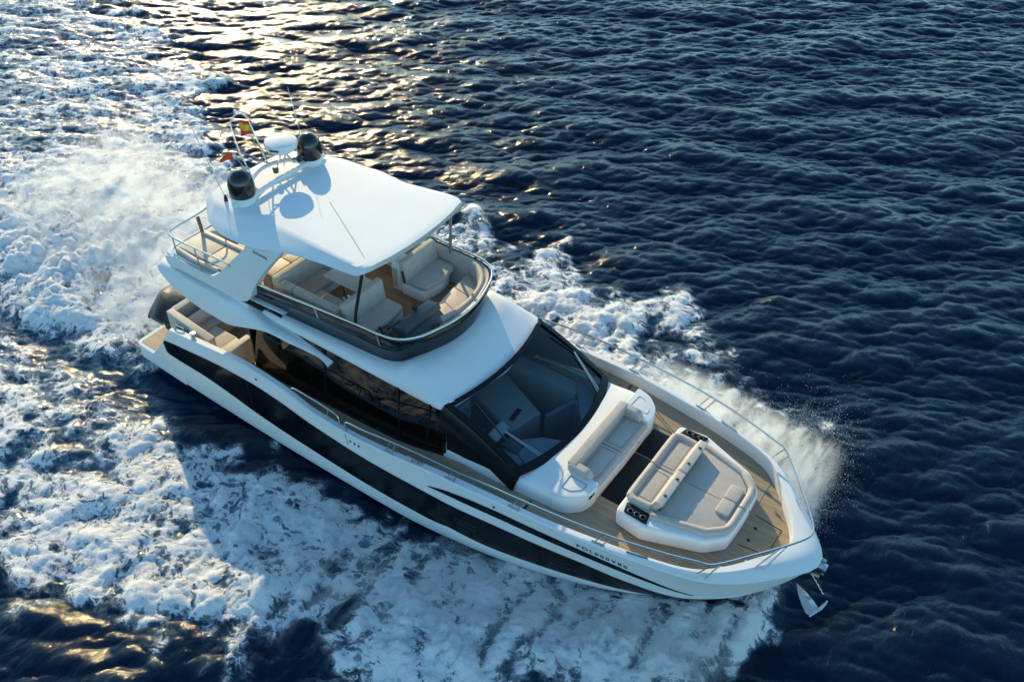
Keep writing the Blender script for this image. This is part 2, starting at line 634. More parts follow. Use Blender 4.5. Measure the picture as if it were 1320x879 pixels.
    # fade wake at the patch border so the neighbours match
    bd = np.minimum(np.minimum(X - GX0, GX0 + GL - X), np.minimum(Y - GY0, GY0 + GL - Y))
    wf = sst(0.0, 2.5, bd)
    fz = h * (1 - wf) + fz * wf
    foam *= wf
    D *= wf
    lam = 1.35 * (1 - calm * 1.1)
    lam = 1.35 * (1 - wf) + lam * wf
    PX = X + dx * lam
    PY = Y + dy * lam
    aer = np.clip(D * 0.8 + 0.25 * trough, 0, 1) * wf
    return X, Y, PX, PY, fz, foam, D, aer, h, dx, dy


def fast_mesh(name, co, quads, attrs, mat):
    me = bpy.data.meshes.new(name)
    me.vertices.add(len(co))
    me.vertices.foreach_set('co', np.ascontiguousarray(co, dtype=np.float32).ravel())
    nq = len(quads)
    w = quads.shape[1]
    me.loops.add(nq * w)
    me.loops.foreach_set('vertex_index', np.ascontiguousarray(quads, dtype=np.int32).ravel())
    me.polygons.add(nq)
    me.polygons.foreach_set('loop_start', np.arange(0, nq * w, w, dtype=np.int32))
    me.polygons.foreach_set('loop_total', np.full(nq, w, dtype=np.int32))
    me.update(calc_edges=True)
    for k, a in attrs.items():
        at = me.attributes.new(k, 'FLOAT', 'POINT')
        at.data.foreach_set('value', np.ascontiguousarray(a, dtype=np.float32).ravel())
    me.shade_smooth()
    me.materials.append(mat)
    ob = bpy.data.objects.new(name, me)
    COL.objects.link(ob)
    return ob


def sea_material():
    m, n, l, b = new_mat('sea water with foam')
    tc = n.new('ShaderNodeTexCoord')
    out = n['Material Output']

    def attr(k):
        a = n.new('ShaderNodeAttribute')
        a.attribute_name = k
        return a.outputs['Fac']

    def noise(scale, detail=6, rough=0.6, dist=0.0, sx=None):
        t = n.new('ShaderNodeTexNoise')
        t.inputs['Scale'].default_value = scale
        t.inputs['Detail'].default_value = detail
        t.inputs['Roughness'].default_value = rough
        t.inputs['Distortion'].default_value = dist
        l.new(tc.outputs['Object'], t.inputs['Vector'])
        return t.outputs['Fac']

    def mth(op, a, c, clamp=False):
        q = n.new('ShaderNodeMath')
        q.operation = op
        q.use_clamp = clamp
        for i, s in ((0, a), (1, c)):
            if isinstance(s, (int, float)):
                q.inputs[i].default_value = s
            else:
                l.new(s, q.inputs[i])
        return q.outputs[0]

    def mapr(v, a, c, o0=0.0, o1=1.0):
        q = n.new('ShaderNodeMapRange')
        q.interpolation_type = 'SMOOTHSTEP'
        q.inputs['From Min'].default_value = a
        q.inputs['From Max'].default_value = c
        q.inputs['To Min'].default_value = o0
        q.inputs['To Max'].default_value = o1
        l.new(v, q.inputs['Value'])
        return q.outputs[0]
    foam, aer = attr('foam'), attr('aer')
    # positions dragged about by a slow swirl, so that the lace is torn rather than cellular
    wv = n.new('ShaderNodeVectorMath')
    wv.operation = 'MULTIPLY_ADD'
    nc = n.new('ShaderNodeTexNoise')
    nc.inputs['Scale'].default_value = 1.1
    nc.inputs['Detail'].default_value = 6
    nc.inputs['Roughness'].default_value = 0.62
    l.new(tc.outputs['Object'], nc.inputs['Vector'])
    l.new(nc.outputs['Color'], wv.inputs[0])
    wv.inputs[1].default_value = (1.5, 1.5, 0.3)
    l.new(tc.outputs['Object'], wv.inputs[2])
    stretch = n.new('ShaderNodeMapping')
    stretch.inputs['Rotation'].default_value = (0, 0, math.radians(-12))
    stretch.inputs['Scale'].default_value = (0.62, 1.0, 0.35)
    l.new(wv.outputs[0], stretch.inputs['Vector'])

    def edges(scale, width):
        vz = n.new('ShaderNodeTexVoronoi')
        vz.feature = 'DISTANCE_TO_EDGE'
        vz.inputs['Scale'].default_value = scale
        l.new(stretch.outputs[0], vz.inputs['Vector'])
        return mapr(vz.outputs['Distance'], 0.0, width)

    def noise_on(vec, scale, detail, rough, dist=0.0):
        t = n.new('ShaderNodeTexNoise')
        t.inputs['Scale'].default_value = scale
        t.inputs['Detail'].default_value = detail
        t.inputs['Roughness'].default_value = rough
        t.inputs['Distortion'].default_value = dist
        l.new(vec, t.inputs['Vector'])
        return t.outputs['Fac']
    n1 = noise_on(stretch.outputs[0], 3.4, 10, 0.72)
    n2 = noise_on(stretch.outputs[0], 19, 6, 0.68)
    e1, e2 = edges(2.2, 0.42), edges(5.6, 0.42)
    e3 = edges(12.5, 0.45)
    f = mth('MULTIPLY', foam, 1.62)
    f = mth('SUBTRACT', f, mth('MULTIPLY', e1, 0.50))
    f = mth('SUBTRACT', f, mth('MULTIPLY', e2, 0.66))
    f = mth('SUBTRACT', f, mth('MULTIPLY', e3, 0.22))
    f = mth('ADD', f, mth('MULTIPLY', mth('SUBTRACT', n1, 0.5), 2.3))
    f = mth('ADD', f, mth('MULTIPLY', mth('SUBTRACT', n2, 0.5), 0.9))
    veil = mth('MULTIPLY', mapr(f, -0.5, 0.30), 0.30)
    mask = mth('MULTIPLY', mth('ADD', veil, mth('MULTIPLY', mapr(f, 0.10, 0.46), 0.68)), mapr(foam, 0.015, 0.28))
    # water
    mix = n.new('ShaderNodeMix')
    mix.data_type = 'RGBA'
    l.new(mth('MULTIPLY', aer, mapr(n1, 0.3, 0.7, 0.35, 1.0)), mix.inputs['Factor'])
    mix.inputs['A'].default_value = (0.0010, 0.0085, 0.026, 1)
    mix.inputs['B'].default_value = (0.020, 0.110, 0.190, 1)
    l.new(mix.outputs['Result'], b.inputs['Base Color'])
    b.inputs['IOR'].default_value = 1.333
    b.inputs['Roughness'].default_value = 0.06
    b.inputs['Specular IOR Level'].default_value = 0.36
    # fine wind ripples, drawn out along the crests
    rp = n.new('ShaderNodeMapping')
    rp.inputs['Rotation'].default_value = (0, 0, math.radians(60))
    rp.inputs['Scale'].default_value = (1.0, 0.42, 1.0)
    l.new(tc.outputs['Object'], rp.inputs['Vector'])
    r1 = noise_on(rp.outputs[0], 2.0, 6, 0.6, 0.4)
    r2 = noise_on(rp.outputs[0], 7.5, 6, 0.62, 0.5)
    r3 = noise_on(rp.outputs[0], 19, 4, 0.6, 0.4)
    bh = mth('ADD', mth('MULTIPLY', r1, 0.10), mth('MULTIPLY', r2, 0.072))
    bh = mth('ADD', bh, mth('MULTIPLY', r3, 0.02))
    bp = n.new('ShaderNodeBump')
    bp.inputs['Strength'].default_value = 0.55
    bp.inputs['Distance'].default_value = 0.6
    l.new(bh, bp.inputs['Height'])
    l.new(bp.outputs['Normal'], b.inputs['Normal'])
    # foam
    fb = n.new('ShaderNodeBsdfPrincipled')
    fb.inputs['Base Color'].default_value = (0.92, 0.93, 0.94, 1)
    fb.inputs['Subsurface Weight'].default_value = 0.6
    fb.inputs['Subsurface Radius'].default_value = (0.9, 1.0, 1.0)
    fb.inputs['Subsurface Scale'].default_value = 0.08
    fb.inputs['Roughness'].default_value = 0.75
    fb.inputs['Specular IOR Level'].default_value = 0.3
    b2 = n.new('ShaderNodeBump')
    b2.inputs['Strength'].default_value = 0.9
    b2.inputs['Distance'].default_value = 0.12
    l.new(mth('ADD', mth('MULTIPLY', f, 0.40), mth('MULTIPLY', n2, 0.25)), b2.inputs['Height'])
    l.new(b2.outputs['Normal'], fb.inputs['Normal'])
    ms = n.new('ShaderNodeMixShader')
    l.new(mask, ms.inputs[0])
    l.new(b.outputs[0], ms.inputs[1])
    l.new(fb.outputs[0], ms.inputs[2])
    l.new(ms.outputs[0], out.inputs['Surface'])
    return m


M['sea'] = sea_material()
X, Y, PX, PY, FZ, FOAM, DEN, AER, H0, DX0, DY0 = build_sea()
idx = np.arange(GN * GN).reshape(GN, GN)
quads = np.stack([idx[:-1, :-1], idx[1:, :-1], idx[1:, 1:], idx[:-1, 1:]], -1).reshape(-1, 4)
dq = np.maximum.reduce([DEN[:-1, :-1], DEN[1:, 1:], DEN[1:, :-1], DEN[:-1, 1:]]).ravel()
is_foam = dq > 0.15
co = np.stack([PX, PY, FZ], -1).reshape(-1, 3)


def submesh(name, sel):
    q = quads[sel]
    used, inv = np.unique(q.ravel(), return_inverse=True)
    return co[used], inv.reshape(-1, 4), used


c_, q_, u_ = submesh('wake_foam', is_foam)
wake = fast_mesh('wake_foam', c_, q_, {'foam': FOAM.ravel()[u_], 'aer': AER.ravel()[u_]}, M['sea'])
wake['kind'] = 'stuff'
tag(wake, 'churned white foam and wake spreading around and behind the speeding yacht', 'foam')
c_, q_, u_ = submesh('sea', ~is_foam)
# surrounding tiles of the same sea, coarser, then a flat sheet out to the horizon
st = 6
cs, qs, fo, ae = [c_], [q_], [FOAM.ravel()[u_]], [AER.ravel()[u_]]
base = len(c_)
sub = np.append(np.arange(0, GN, st), GN)
for tx in (-1, 0, 1):
    for ty in (-1, 0, 1):
        if tx == 0 and ty == 0:
            continue
        I, J = np.meshgrid(sub, sub, indexing='ij')
        ii, jj = I % GN, J % GN
        px = GX0 + I * GD + DX0[ii, jj] * 1.35 + tx * GL
        py = GY0 + J * GD + DY0[ii, jj] * 1.35 + ty * GL
        pz = H0[ii, jj]
        cc = np.stack([px, py, pz], -1).reshape(-1, 3)
        m_ = len(sub)
        id2 = np.arange(m_ * m_).reshape(m_, m_) + base
        qs.append(np.stack([id2[:-1, :-1], id2[1:, :-1], id2[1:, 1:], id2[:-1, 1:]], -1).reshape(-1, 4))
        cs.append(cc)
        fo.append(np.zeros(len(cc)))
        ae.append(np.zeros(len(cc)))
        base += len(cc)
a0, a1, b0, b1 = GX0 - GL + 0.5, GX0 + 2 * GL - 0.5, GY0 - GL + 0.5, GY0 + 2 * GL - 0.5
R_ = 4000.0
ring = np.array([[a0, b0, -.12], [a1, b0, -.12], [a1, b1, -.12], [a0, b1, -.12], [-R_, -R_, -.12], [R_, -R_, -.12], [R_, R_, -.12], [-R_, R_, -.12]])
cs.append(ring)
qs.append(np.array([[4, 5, 1, 0], [5, 6, 2, 1], [6, 7, 3, 2], [7, 4, 0, 3]]) + base)
fo.append(np.zeros(8))
ae.append(np.zeros(8))
sea = fast_mesh('sea', np.concatenate(cs), np.concatenate(qs), {'foam': np.concatenate(fo), 'aer': np.concatenate(ae)}, M['sea'])
sea['kind'] = 'structure'
sea['label'] = 'deep blue choppy open sea under low sun'


# ---- airborne spray: many small droplets
def spray(name, label, pts, sizes):
    n = len(pts)
    base = np.array([[1, 1, 1], [-1, -1, 1], [-1, 1, -1], [1, -1, -1]], float) / 1.7
    fc = np.array([[0, 1, 2], [0, 3, 1], [0, 2, 3], [1, 3, 2]])
    q = rng.standard_normal((n, 4))
    q /= np.linalg.norm(q, axis=1)[:, None]
    w, x, y, z = q.T
    Rm = np.stack([np.stack([1 - 2 * (y * y + z * z), 2 * (x * y - w * z), 2 * (x * z + w * y)], -1),
                   np.stack([2 * (x * y + w * z), 1 - 2 * (x * x + z * z), 2 * (y * z - w * x)], -1),
                   np.stack([2 * (x * z - w * y), 2 * (y * z + w * x), 1 - 2 * (x * x + y * y)], -1)], -2)
    V = np.einsum('nij,kj->nki', Rm, base) * sizes[:, None, None] + pts[:, None, :]
    Fq = (fc[None] + 4 * np.arange(n)[:, None, None]).reshape(-1, 3)
    o = fast_mesh(name, V.reshape(-1, 3), Fq, {}, M['drop'])
    o['kind'] = 'stuff'
    tag(o, label, 'spray')
    return o


M['drop'] = simple('spray droplets', (0.82, 0.84, 0.85), 0.5, noise=0.0)


def cloud(n, side):
    """ballistic sheet thrown off the bow: launch points along the chine"""
    x0 = 16.9 - rng.random(n) ** 1.3 * 6.5
    yb = LV[1][2](x0) + 0.05
    clump = np.sin(x0 * 9.1 + side) * 0.5 + np.sin(x0 * 23.7) * 0.3 + np.sin(x0 * 4.3 + 1) * 0.4
    t = rng.random(n) ** 0.8 * 1.0
    vo = (4.6 + 0.6 * clump + 0.8 * rng.standard_normal(n)) * np.clip(1.1 - (16.9 - x0) / 11, 0.3, 1.1)
    vz = np.abs(3.3 + 0.7 * clump + 0.8 * rng.standard_normal(n)) * (1.0 if side > 0 else 0.62) * np.clip(1.0 - (16.9 - x0) / 10, 0.25, 1)
    vx = 0.2 - 0.9 * rng.random(n) + 0.4 * rng.standard_normal(n)
    z = 0.15 + vz * t - 4.9 * t * t
    x = x0 + vx * t
    y = yb + vo * t
    ok = z > -0.05
    p = np.stack([x, side * y, z], -1)[ok]
    return p


def sp_sizes(n, lo=0.005, hi=0.024):
    return lo + (hi - lo) * rng.random(n) ** 3


pp = cloud(900000, 1.0)
spray('bow_spray', 'white spray thrown out from the far port side of the bow', pp, sp_sizes(len(pp), 0.0022, 0.0115))
pp = cloud(260000, -1.0)
spray('bow_spray', 'shaded white spray thrown out below the near starboard bow', pp, sp_sizes(len(pp), 0.0022, 0.008))



# ---- drifting mist that the drops break up into
def mist_material(name, side, x0, x1, y_in, y_out, zt, dens, thr):
    m = bpy.data.materials.new(name)
    m.use_nodes = True
    n, l = m.node_tree.nodes, m.node_tree.links
    n.remove(n['Principled BSDF'])
    vol = n.new('ShaderNodeVolumePrincipled')
    vol.inputs['Color'].default_value = (0.97, 0.98, 0.99, 1)
    vol.inputs['Anisotropy'].default_value = 0.55
    l.new(vol.outputs[0], n['Material Output'].inputs['Volume'])
    tc = n.new('ShaderNodeTexCoord')
    sx = n.new('ShaderNodeSeparateXYZ')
    l.new(tc.outputs['Object'], sx.inputs[0])

    def mth(op, a, c):
        q = n.new('ShaderNodeMath')
        q.operation = op
        for i, v in ((0, a), (1, c)):
            if isinstance(v, (int, float)):
                q.inputs[i].default_value = v
            else:
                l.new(v, q.inputs[i])
        return q.outputs[0]

    def sm(v, a, c):
        q = n.new('ShaderNodeMapRange')
        q.interpolation_type = 'SMOOTHSTEP'
        q.inputs['From Min'].default_value = a
        q.inputs['From Max'].default_value = c
        l.new(v, q.inputs['Value'])
        return q.outputs[0]
    mp = n.new('ShaderNodeMapping')
    mp.inputs['Scale'].default_value = (2.4, 0.8, 1.4)
    l.new(tc.outputs['Object'], mp.inputs['Vector'])
    t = n.new('ShaderNodeTexNoise')
    t.inputs['Scale'].default_value = 1.6
    t.inputs['Detail'].default_value = 8
    t.inputs['Roughness'].default_value = 0.72
    t.inputs['Distortion'].default_value = 0.8
    l.new(mp.outputs[0], t.inputs['Vector'])
    no = t.outputs['Fac']
    X_, Y_, Z_ = sx.outputs
    # distance outboard of the foam's foot, which opens away from the stem
    open_ = mth('MULTIPLY', mth('SUBTRACT', 17.0, X_), 0.38 if side < 0 else 0.12)
    Yo = mth('SUBTRACT', mth('MULTIPLY', Y_, side), open_)
    wob = mth('MULTIPLY', mth('SUBTRACT', no, 0.5), 1.6)
    e = sm(mth('ADD', X_, mth('MULTIPLY', wob, 0.6)), x1, x1 - 0.8)
    e = mth('MULTIPLY', e, sm(X_, x0, x0 + 2.6))
    e = mth('MULTIPLY', e, sm(mth('ADD', Yo, wob), y_out, y_out - 1.8))
    e = mth('MULTIPLY', e, sm(Yo, y_in, y_in + 0.5))
    # the sheet rises away from the hull, then falls back
    arch = mth('SUBTRACT', zt, mth('MULTIPLY', mth('POWER', mth('DIVIDE', mth('SUBTRACT', Yo, (y_in + y_out) * 0.45), (y_out - y_in) * 0.6), 2.0), zt))
    e = mth('MULTIPLY', e, sm(mth('SUBTRACT', arch, mth('ADD', Z_, mth('MULTIPLY', wob, -0.5))), 0.0, 0.5))
    d = mth('MULTIPLY', e, mth('MULTIPLY', sm(no, thr, thr + 0.2), dens))
    l.new(d, vol.inputs['Density'])
    return m


def mist(name, label, side, box, *a):
    m = mist_material(label, side, *a)
    v, f = [], []
    x0, x1, y0, y1, z0, z1 = box
    me = bpy.data.meshes.new(name)
    vv = [(x, y, z) for z in (z0, z1) for y in (y0, y1) for x in (x0, x1)]
    me.from_pydata(vv, [], [(0, 2, 3, 1), (4, 5, 7, 6), (0, 1, 5, 4), (2, 6, 7, 3), (0, 4, 6, 2), (1, 3, 7, 5)])
    me.materials.append(m)
    o = bpy.data.objects.new(name, me)
    COL.objects.link(o)
    o['kind'] = 'stuff'
    tag(o, label, 'mist')
    return o


mist('spray_mist', 'bright white mist hanging over the far port bow wave', 1, (10.5, 17.6, 0.9, 6.6, -0.2, 1.9), 11.3, 17.1, 1.0, 5.7, 1.2, 17.0, 0.43)
mist('spray_mist', 'bluish shaded mist drifting over the near starboard bow wave', -1, (7.4, 17.6, -7.6, -0.6, -0.2, 1.3), 7.6, 17.2, 0.6, 3.6, 0.95, 3.2, 0.46)
mist('spray_mist', 'soft white mist over the churned wash right behind the stern', 1, (-11.0, 0.0, -2.6, 6.2, -0.2, 1.7), -11.0, -0.2, -4.6, 3.0, 1.15, 3.2, 0.45)


# ================================================================== YACHT
yacht = thing('motor_yacht', 'large white motor yacht with dark windows and hardtop flybridge speeding over the sea', 'yacht', (0, 0, 0))


def P(name, geoms, mat, parent=None, **k):
    return mesh_obj(name, geoms, M[mat] if isinstance(mat, str) else mat, parent or yacht, **k)


# ---- hull shell with bulwark
SS = np.concatenate([np.linspace(S_BEG, 3, 9), np.linspace(3.2, 15, 60)[0:], np.linspace(15.1, 17.65, 30)])
cap_drop = pchip([1, 13.5, 15.5, 16.6, 17.65], [0, 0.0, .10, .17, .17])
rows_s = []
for s in SS:
    sec = section(s)
    b_in = STN1 + (s - STN1) / (S_END - STN1) * (17.05 - STN1) if s > STN1 else float(lx(4, s))
    xi = min(b_in, 17.05)
    yi = float(inner_y(xi))
    yt, zt, xt = sec[-1][1], sec[-1][2], sec[-1][0]
    r = [tuple(p) for p in sec[:-1]]
    dr = float(cap_drop(xt))
    r.append((xt, yt, zt - 0.03))
    r.append((xt - 0.005, yt - min(0.035, yt * 0.1), zt))
    for q in (.25, .55):
        r.append((xt + (xi - xt) * q, yt + (yi - yt) * q, zt + dr * (.55 if q < .5 else 1)))
    r.append((xi, yi + min(0.02, yi * .05), zt + dr))
    r.append((xi, yi, zt - 0.02 + dr))
    zd = float(deck_z(xi)) if xi > 4.6 else 1.2
    r.append((xi, yi, zd - 0.03))
    rows_s.append(r)
port = [[Vector(p) for p in r] for r in rows_s]
stbd = [[Vector((p[0], -p[1], p[2])) for p in r] for r in rows_s]
gp = g_grid(port)
gs = g_grid(stbd)
gs = (gs[0], [tuple(reversed(f)) for f in gs[1]])
# stem strip, bow cap, transom and bottom
stem = g_grid([[Vector(p) for p in rows_s[-1]], [Vector((p[0], -p[1], p[2])) for p in rows_s[-1]]])
transom = g_grid([[Vector(p) for p in rows_s[0]], [Vector((p[0], -p[1], p[2])) for p in rows_s[0]]])
bottom = g_grid([[Vector(r[0]) for r in rows_s], [Vector((r[0][0], -r[0][1], r[0][2])) for r in rows_s]])
hull = P('hull', [gp, gs, stem, transom, bottom], 'gelcoat', sharp=32)


def surf_x(x, z):
    """point of the topsides at a true length x and height z"""
    if 3.0 <= x <= 15.0:
        return surf(x, z)
    lo, hi = (S_BEG, 3.0) if x < 3 else (15.0, S_END)
    for _ in range(18):
        m_ = (lo + hi) / 2
        if surf(m_, z)[0] < x:
            lo = m_
        else:
            hi = m_
    return x, surf((lo + hi) / 2, z)[1]


def band(up, lo, off=0.012, nz=7, n=110, side=-1):
    fu, fl = pchip(*up), pchip(*lo)
    xs = np.concatenate([np.linspace(up[0][0], up[0][0] + .3, 10)[:-1], np.linspace(up[0][0] + .3, up[0][-1], n)])
    rows = []
    for x in xs:
        zu, zl = float(fu(x)), float(fl(x))
        r = []
        for k in range(nz):
            z = zl + (zu - zl) * k / (nz - 1)
            a, y = surf_x(x, z)
            r.append((a, side * (y + off), z))
        rows.append(r)
    return g_grid(rows)


WU = ([1.68, 1.74, 1.95, 2.7, 3.56, 4.3, 5.1, 5.8, 7, 8.7, 10.2, 11.8, 13.6, 14.7, 15.4, 15.9],
      [1.44, 1.54, 1.61, 1.75, 1.88, 1.95, 1.98, 1.93, 1.73, 1.60, 1.66, 1.75, 1.72, 1.52, 1.30, 1.13])
WL = ([1.68, 1.74, 1.95, 3, 4.06, 4.9, 7, 8.5, 10.1, 10.45, 10.8, 11.7, 13, 14.3, 15.2, 15.9],
      [1.14, 1.09, 1.08, 1.10, 1.00, 0.87, 0.68, 0.60, 0.64, 0.70, 0.80, 0.76, 0.88, 1.00, 1.05, 1.10])
SU = ([10.3, 10.9, 11.5, 12.1, 13, 14.15, 15, 15.9], [1.95, 2.17, 2.27, 2.29, 2.27, 2.17, 1.95, 1.56])
SL = ([10.3, 10.9, 11.5, 12.1, 13, 14.15, 15, 15.9], [1.93, 2.02, 2.06, 2.07, 2.06, 1.99, 1.83, 1.54])
for sd in (-1, 1):
    w_ = P('hull_window', band(WU, WL, side=sd, nz=9), 'hulldark', solid=0.006, fix=True)
    # slim frame lines that divide the long window
    for x in (4.9, 8.2, 10.55, 13.0):
        zu, zl = float(pchip(*WU)(x)), float(pchip(*WL)(x))
        pts = []
        for k in range(8):
            z = zl + (zu - zl) * k / 7
            a, y = surf(x, z)
            pts.append((a, sd * (y + 0.014), z))
        P('window_divider', g_tube(pts, 0.006, 5), 'rubber', w_)
    P('hull_stripe', band(SU, SL, side=sd, nz=5), 'hulldark', solid=0.006)
    # opening portlights inside the dark band
    for x in (11.2, 13.45):
        zc = float(pchip(*WU)(x)) * 0.55 + float(pchip(*WL)(x)) * 0.45
        pts = []
        for dx_, dz_ in ((-.26, -.07), (.26, -.06), (.26, .07), (-.26, .06), (-.26, -.07)):
            a, y = surf(x + dx_, zc + dz_)
            pts.append((a, sd * (y + 0.016), zc + dz_))
        P('portlight_frame', g_tube(pts, 0.011, 6), 'rubber', w_)
    # knuckle line under the bow flare
    kp_ = []
    for x in np.linspace(15.2, 17.0, 24):
        zk = 1.42 + (x - 15.2) * 0.12
        a, y = surf(x, zk)
        kp_.append((a, sd * (y + 0.001), zk))
    P('spray_rail', g_tube(kp_, 0.012, 6), 'gelcoat')
    # small scuppers and hull fittings
    for x, z in ((11.95, 2.40), (5.3, 2.22), (8.16, 1.95), (8.28, 1.95), (8.40, 1.95)):
        a, y = surf(x, z)
        P('hull_fitting', g_tf(g_lathe([(0.0, -.01), (0.03, -.01), (0.026, .012), (0, .014)], n=10), Matrix.Translation((a, sd * (y + .003), z)) @ Matrix.Rotation(-sd * PI / 2, 4, 'X')), 'rubber')
    # bulwark gate seams
    for x in (8.05,):
        pts = []
        for z in np.linspace(1.75, 2.13, 8):
            a, y = surf(x, z)
            pts.append((a, sd * (y + .001), z))
        P('gate_seam', g_tube(pts, 0.006, 5), 'rubber')
    # cleats on the cap rail
    for x in (9.95, 14.85):
        yc_, zc_ = float(sheer_y(x)) - 0.10, float(sheer_z(x))
        ang = math.atan2(float(sheer_y(x + .2) - sheer_y(x - .2)), .4)
        c, s_ = math.cos(ang), math.sin(ang)
        loc = lambda a, b, h: (x + a * c - b * s_, sd * (yc_ + a * s_ + b * c), zc_ + h)
        g = [g_tube(smooth_path([loc(-.20, 0, .075), loc(-.1, 0, .07), loc(.1, 0, .07), loc(.20, 0, .075)]), 0.018, 7)]
        for a in (-.08, .08):
            g.append(g_tube([loc(a, 0, -.005), loc(a, 0, .07)], [0.03, 0.016], 8))
        P('cleat', g, 'steel')

# ---- registration on the starboard bow and name plate, cut from the built-in font
def text_geom(s, size):
    cu = bpy.data.curves.new('lettering', 'FONT')
    cu.body = s
    cu.size = size
    cu.resolution_u = 3
    cu.space_character = 1.45
    ob = bpy.data.objects.new('lettering', cu)
    COL.objects.link(ob)
    dg = bpy.context.evaluated_depsgraph_get()
    me = ob.evaluated_get(dg).to_mesh()
    v = [tuple(q.co) for q in me.vertices]
    f = [tuple(p.vertices) for p in me.polygons]
    ob.evaluated_get(dg).to_mesh_clear()
    bpy.data.objects.remove(ob)
    bpy.data.curves.remove(cu)
    return v, f


def bold(g, d=0.012):
    """thicken letters by laying a shifted copy a hair lower"""
    v, f = g
    v2 = v + [(a + d, b, c - 0.0015) for a, b, c in v]
    return v2, f + [tuple(i + len(v) for i in q) for q in f]


tv, tf = bold(text_geom('POL000V80', 0.17), 0.012)
wd = max(p[0] for p in tv)
out_v = []
for a, b, c in tv:
    s = 13.72 + a / wd * 1.0
    z = float(pchip(*SU)(s)) + 0.07 + b
    xx, yy = surf(s, z)
    out_v.append((xx, -(yy + 0.006 + c), z))
P('registration_lettering', (out_v, tf), 'text', fix=False, label='dark registration letters POL000V80 on the bow')

# ---- swim platform
pl = round_poly([(-0.06, -2.27), (1.95, -2.33), (1.95, 2.33), (-0.06, 2.27)], [0.22, .02, .02, 0.22], 6)
plat = P('swim_platform', g_prism(pl, 0.02, 0.455), 'gelcoat', bevel=0.06, seg=3)
for y0, y1 in ((-2.16, -1.32), (-1.26, 1.26), (1.32, 2.16)):
    P('teak_panel', g_prism(round_poly([(0.06, y0), (1.30, y0), (1.30, y1), (0.06, y1)], .04), 0.45, 0.468), 'teak', plat)
P('handrail', [g_tube(smooth_path([(0.95, -2.22, .46), (0.98, -2.22, .53), (1.30, -2.24, .55), (1.33, -2.24, .46)]), .014, 7)], 'steel', plat)
# quarter steps either side, from platform up to the cockpit
for sd in (-1, 1):
    P('stair_step', [g_box(1.28, 1.62, sd * 1.55, sd * 2.22, .44, .72), g_box(1.60, 1.95, sd * 1.55, sd * 2.22, .44, .97)], 'gelcoat', bevel=.03)
    P('step_tread', [g_box(1.32, 1.60, sd * 1.6, sd * 2.16, .715, .735), g_box(1.66, 1.93, sd * 1.6, sd * 2.16, .965, .985)], 'teak')
P('transom_wall', g_prism(round_poly([(1.45, -1.5), (1.80, -1.5), (1.80, 1.5), (1.45, 1.5)], .1), .44, 1.52), 'gelcoat', bevel=.05, seg=3)
# ---- cockpit sole, side decks, foredeck
n_ = [x for x in np.linspace(1.62, 4.6, 14)]
P('cockpit_deck', g_grid([[(x, -float(inner_y(x)), 1.2), (x, 0, 1.2), (x, float(inner_y(x)), 1.2)] for x in n_]), 'teak')
xs_ = np.concatenate([np.linspace(4.6, 15.5, 50), np.linspace(15.6, 17.05, 26)])
strips = []
for sd in (-1, 1):
    strips.append(g_grid([[(x, sd * (a * 1.66 + (1 - a) * (float(inner_y(x)) + .004)), float(deck_z(x))) for a in (0, .5, 1)] for x in xs_ if x <= 12.45]))
fwd = [12.45 - .02] + [x for x in xs_ if x > 12.45]
strips.append(g_grid([[(x, y * (float(inner_y(x)) + .004), float(deck_z(x))) for y in (-1, -.5, 0, .5, 1)] for x in fwd]))
P('main_deck', strips, 'teak', fix=False)
P('deck_riser', g_grid([[(4.6, -2.3, z), (4.6, 2.3, z)] for z in (1.2, 1.75)]), 'gelcoat')
# bow deck details: king plank, anchor locker hatch seam, small filler caps
zd = 2.296
P('margin_plank', [g_prism([(16.06, -1.42), (16.13, -1.42), (16.13, 1.42), (16.06, 1.42)], zd - .01, zd)], 'piping', label='dark seam strip across the bow deck')
P('locker_hatch', g_tube(smooth_path([(16.2, -.42, zd), (16.72, -.36, zd), (16.76, -.3, zd), (16.76, .3, zd), (16.72, .36, zd), (16.2, .42, zd)], 3), 0.006, 5), 'rubber')
for y in (-.22, .12):
    P('deck_filler', g_lathe([(0, 0), (.035, 0), (.03, .012), (0, .014)], (16.33, y, zd - .004), 12), 'rubber')
for sd in (-1, 1):
    for x, y in ((16.2, 1.12), (16.55, .72)):
        P('pop_up_cleat', g_tube([(x - .08, sd * y, 2.32), (x + .08, sd * (y - .07), 2.32)], .016, 6), 'steel')
P('stem_roller', [g_box(17.36, 17.80, -.09, .09, 2.20, 2.34), g_box(17.3, 17.74, -.13, -.09, 2.12, 2.40), g_box(17.3, 17.74, .09, .13, 2.12, 2.40)], 'steel', bevel=.012)

# ---- bow rail
def rail_y(x):
    return float(sheer_y(min(x, 16.3))) - 0.02


